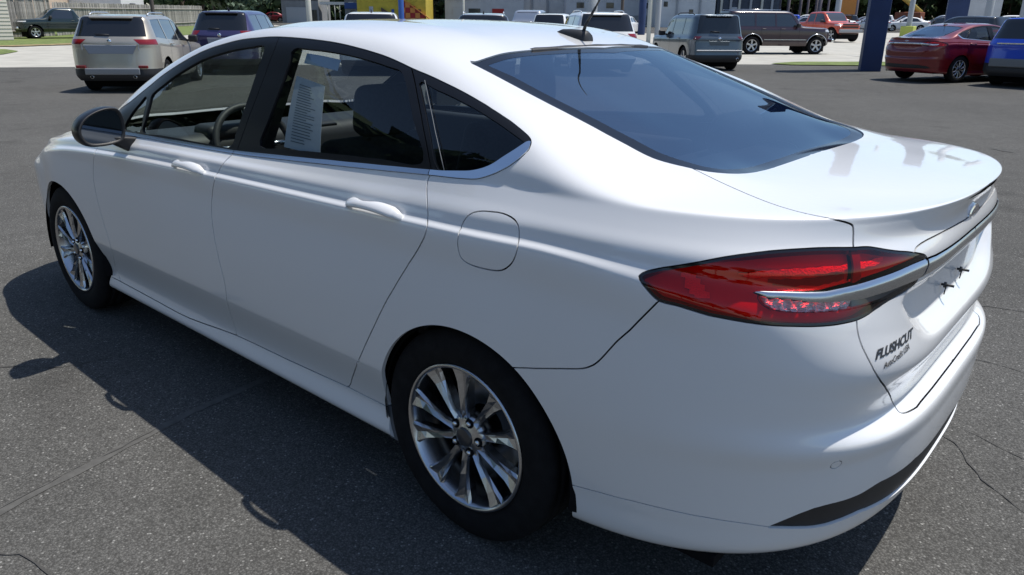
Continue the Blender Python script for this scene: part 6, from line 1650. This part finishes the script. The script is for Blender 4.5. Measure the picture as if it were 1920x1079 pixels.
# pale trunks of the thicket left of the orange-red pickup
for i in range(11):
    t = i/10; x = 41.5-9*t; y = -99.5-3.5*t+rnd.uniform(-1, 1)
    pole('bare_trunk', x, y, 9, rnd.uniform(.12, .25), mat('grey_violet_bark', (.14, .12, .14), .9), ORD[i]+' bare grey trunk from the left, above the maroon SUV roof', 'tree trunk', 'bare trunks above the maroon SUV')
# on the near side of the lot, behind the photographer: what the doors and windows reflect
TN = 'trees mirrored in the side windows'
for i, (x, y, h, w, lb) in enumerate([(-14, 36, 8, 9, 'first'), (-5, 39, 8.5, 10, 'second'), (5, 41, 8, 10, 'third'), (15, 42, 8.5, 10, 'fourth'), (26, 43, 8, 10, 'fifth'), (38, 44, 8.5, 10, 'sixth'), (-24, 32, 8.5, 9, 'seventh'), (17, 18, 14, 11, 'tallest'), (20, 10.5, 14, 10, 'broadest'), (10, 18.5, 10, 9, 'nearest'), (27, 15, 14, 12, 'eighth')]):
    tree(x, y, h, w, lb+' leafy tree across the lot, mirrored in the side windows only', TN, trunk=.22)
def thicket(name, pts, h, n, m, label):
    """far wood that reads as one mass: loose leaf clumps along a line"""
    r = np.random.RandomState(3); pts = np.array(pts, float); seg = np.linalg.norm(np.diff(pts, axis=0), axis=1); cs = np.r_[0, np.cumsum(seg)]
    t = r.uniform(0, cs[-1], n); x = np.interp(t, cs, pts[:, 0]); y = np.interp(t, cs, pts[:, 1]); x += r.randn(n)*2; y += r.randn(n)*2
    hh = h*(.75+.25*np.sin(t*.35)+.12*np.sin(t*1.3)); z = gz(x, y)+hh*r.uniform(0, 1, n)**.8
    c = np.stack([x, y, z], -1); a = r.randn(n, 3); a /= np.linalg.norm(a, axis=1, keepdims=True); b = np.cross(a, r.randn(n, 3)); b /= np.linalg.norm(b, axis=1, keepdims=True)
    s = r.uniform(.4, .95, n)[:, None]; V = np.stack([c-a*s, c-b*s*.6, c+a*s, c+b*s*.6], 1).reshape(-1, 3)
    me = bpy.data.meshes.new(name); me.from_pydata(V.tolist(), [], np.arange(4*n).reshape(-1, 4).tolist()); me.materials.append(m)
    o = obj(name, me); kindset(o, label, 'woodland', None, 'stuff'); return o
thicket('far_woodland', [(125, -50), (112, -88), (88, -108), (60, -128), (30, -138), (0, -138), (-30, -130)], 9.5, 30000, M_LEAF[0], 'far belt of green woodland closing the view behind lots and buildings')
# cracks
SEALS = mat('sealed_joint', (.085, .083, .078), .95, noise=(30, .2))
crack([(1.14, 2.05), (1.173, 1.785), (1.229, 1.577), (1.293, 1.257), (1.34, 1.0), (1.40, .6)], .040, 11, 'sealed_joint', SEALS, .002)
crack([(1.185, 1.80), (1.225, 1.63), (1.262, 1.48)], .005, 1)
crack([(1.262, 1.44), (1.29, 1.33), (1.318, 1.22)], .006, 9)
crack([(2.50, 1.60), (2.358, 1.438), (2.165, 1.264), (2.1, 1.05)], .007, 2)
crack([(1.05, 1.92), (.90, 1.81), (.744, 1.793), (.6, 1.80)], .008, 3)
crack([(-.90, -.80), (-1.006, -.725), (-1.133, -.511), (-1.244, -.407), (-1.4, -.30)], .007, 4)
crack([(-.80, -1.62), (-.95, -1.625), (-1.1, -1.609), (-1.4, -1.5)], .008, 5)
crack([(-.70, -2.40), (-.808, -2.487), (-.968, -2.521), (-1.3, -2.6)], .008, 6)
crack([(-1.0, -.86), (-1.3, -.75), (-1.7, -.7)], .006, 7)
crack([(.34, -9.13), (.20, -9.0), (.06, -8.95)], .07, 8, 'tar_mark')
# sheets inside the rear door window
o, c = glass_sheet('paper_notice', [(194.9, 16.1), (206.3, 15.95), (211.0, 14.32), (196.9, 14.42)], M_PAPER, 'long white printed notice taped inside the rear door window of the white sedan', 'paper', off=-.022)
for j in range(22):   # rows of faded print
    b0 = .10+j*.038; nseg = 1 if j % 5 else 2
    a0 = .18; a1 = .55+.25*rnd.random()
    uv = []
    for bb in (b0, b0+.012):
        for a in (a0, a1):
            uv.append((c[0]*(1-a)+c[1]*a)*(1-bb)+(c[3]*(1-a)+c[2]*a)*bb)
    P, N = GR.at(np.array(uv)); P = P-N*.0195
    MB().add(P, [(0, 1, 3, 2)]).build('print_line', M_INK, o)
glass_sheet('paper_strip', [(197.0, 16.62), (209.5, 16.60), (209.6, 16.33), (197.1, 16.38)], mat('pale_blue_paper', (.50, .62, .74), .6), 'pale blue paper strip at the top of the rear door window of the white sedan', 'sticker', off=-.014)
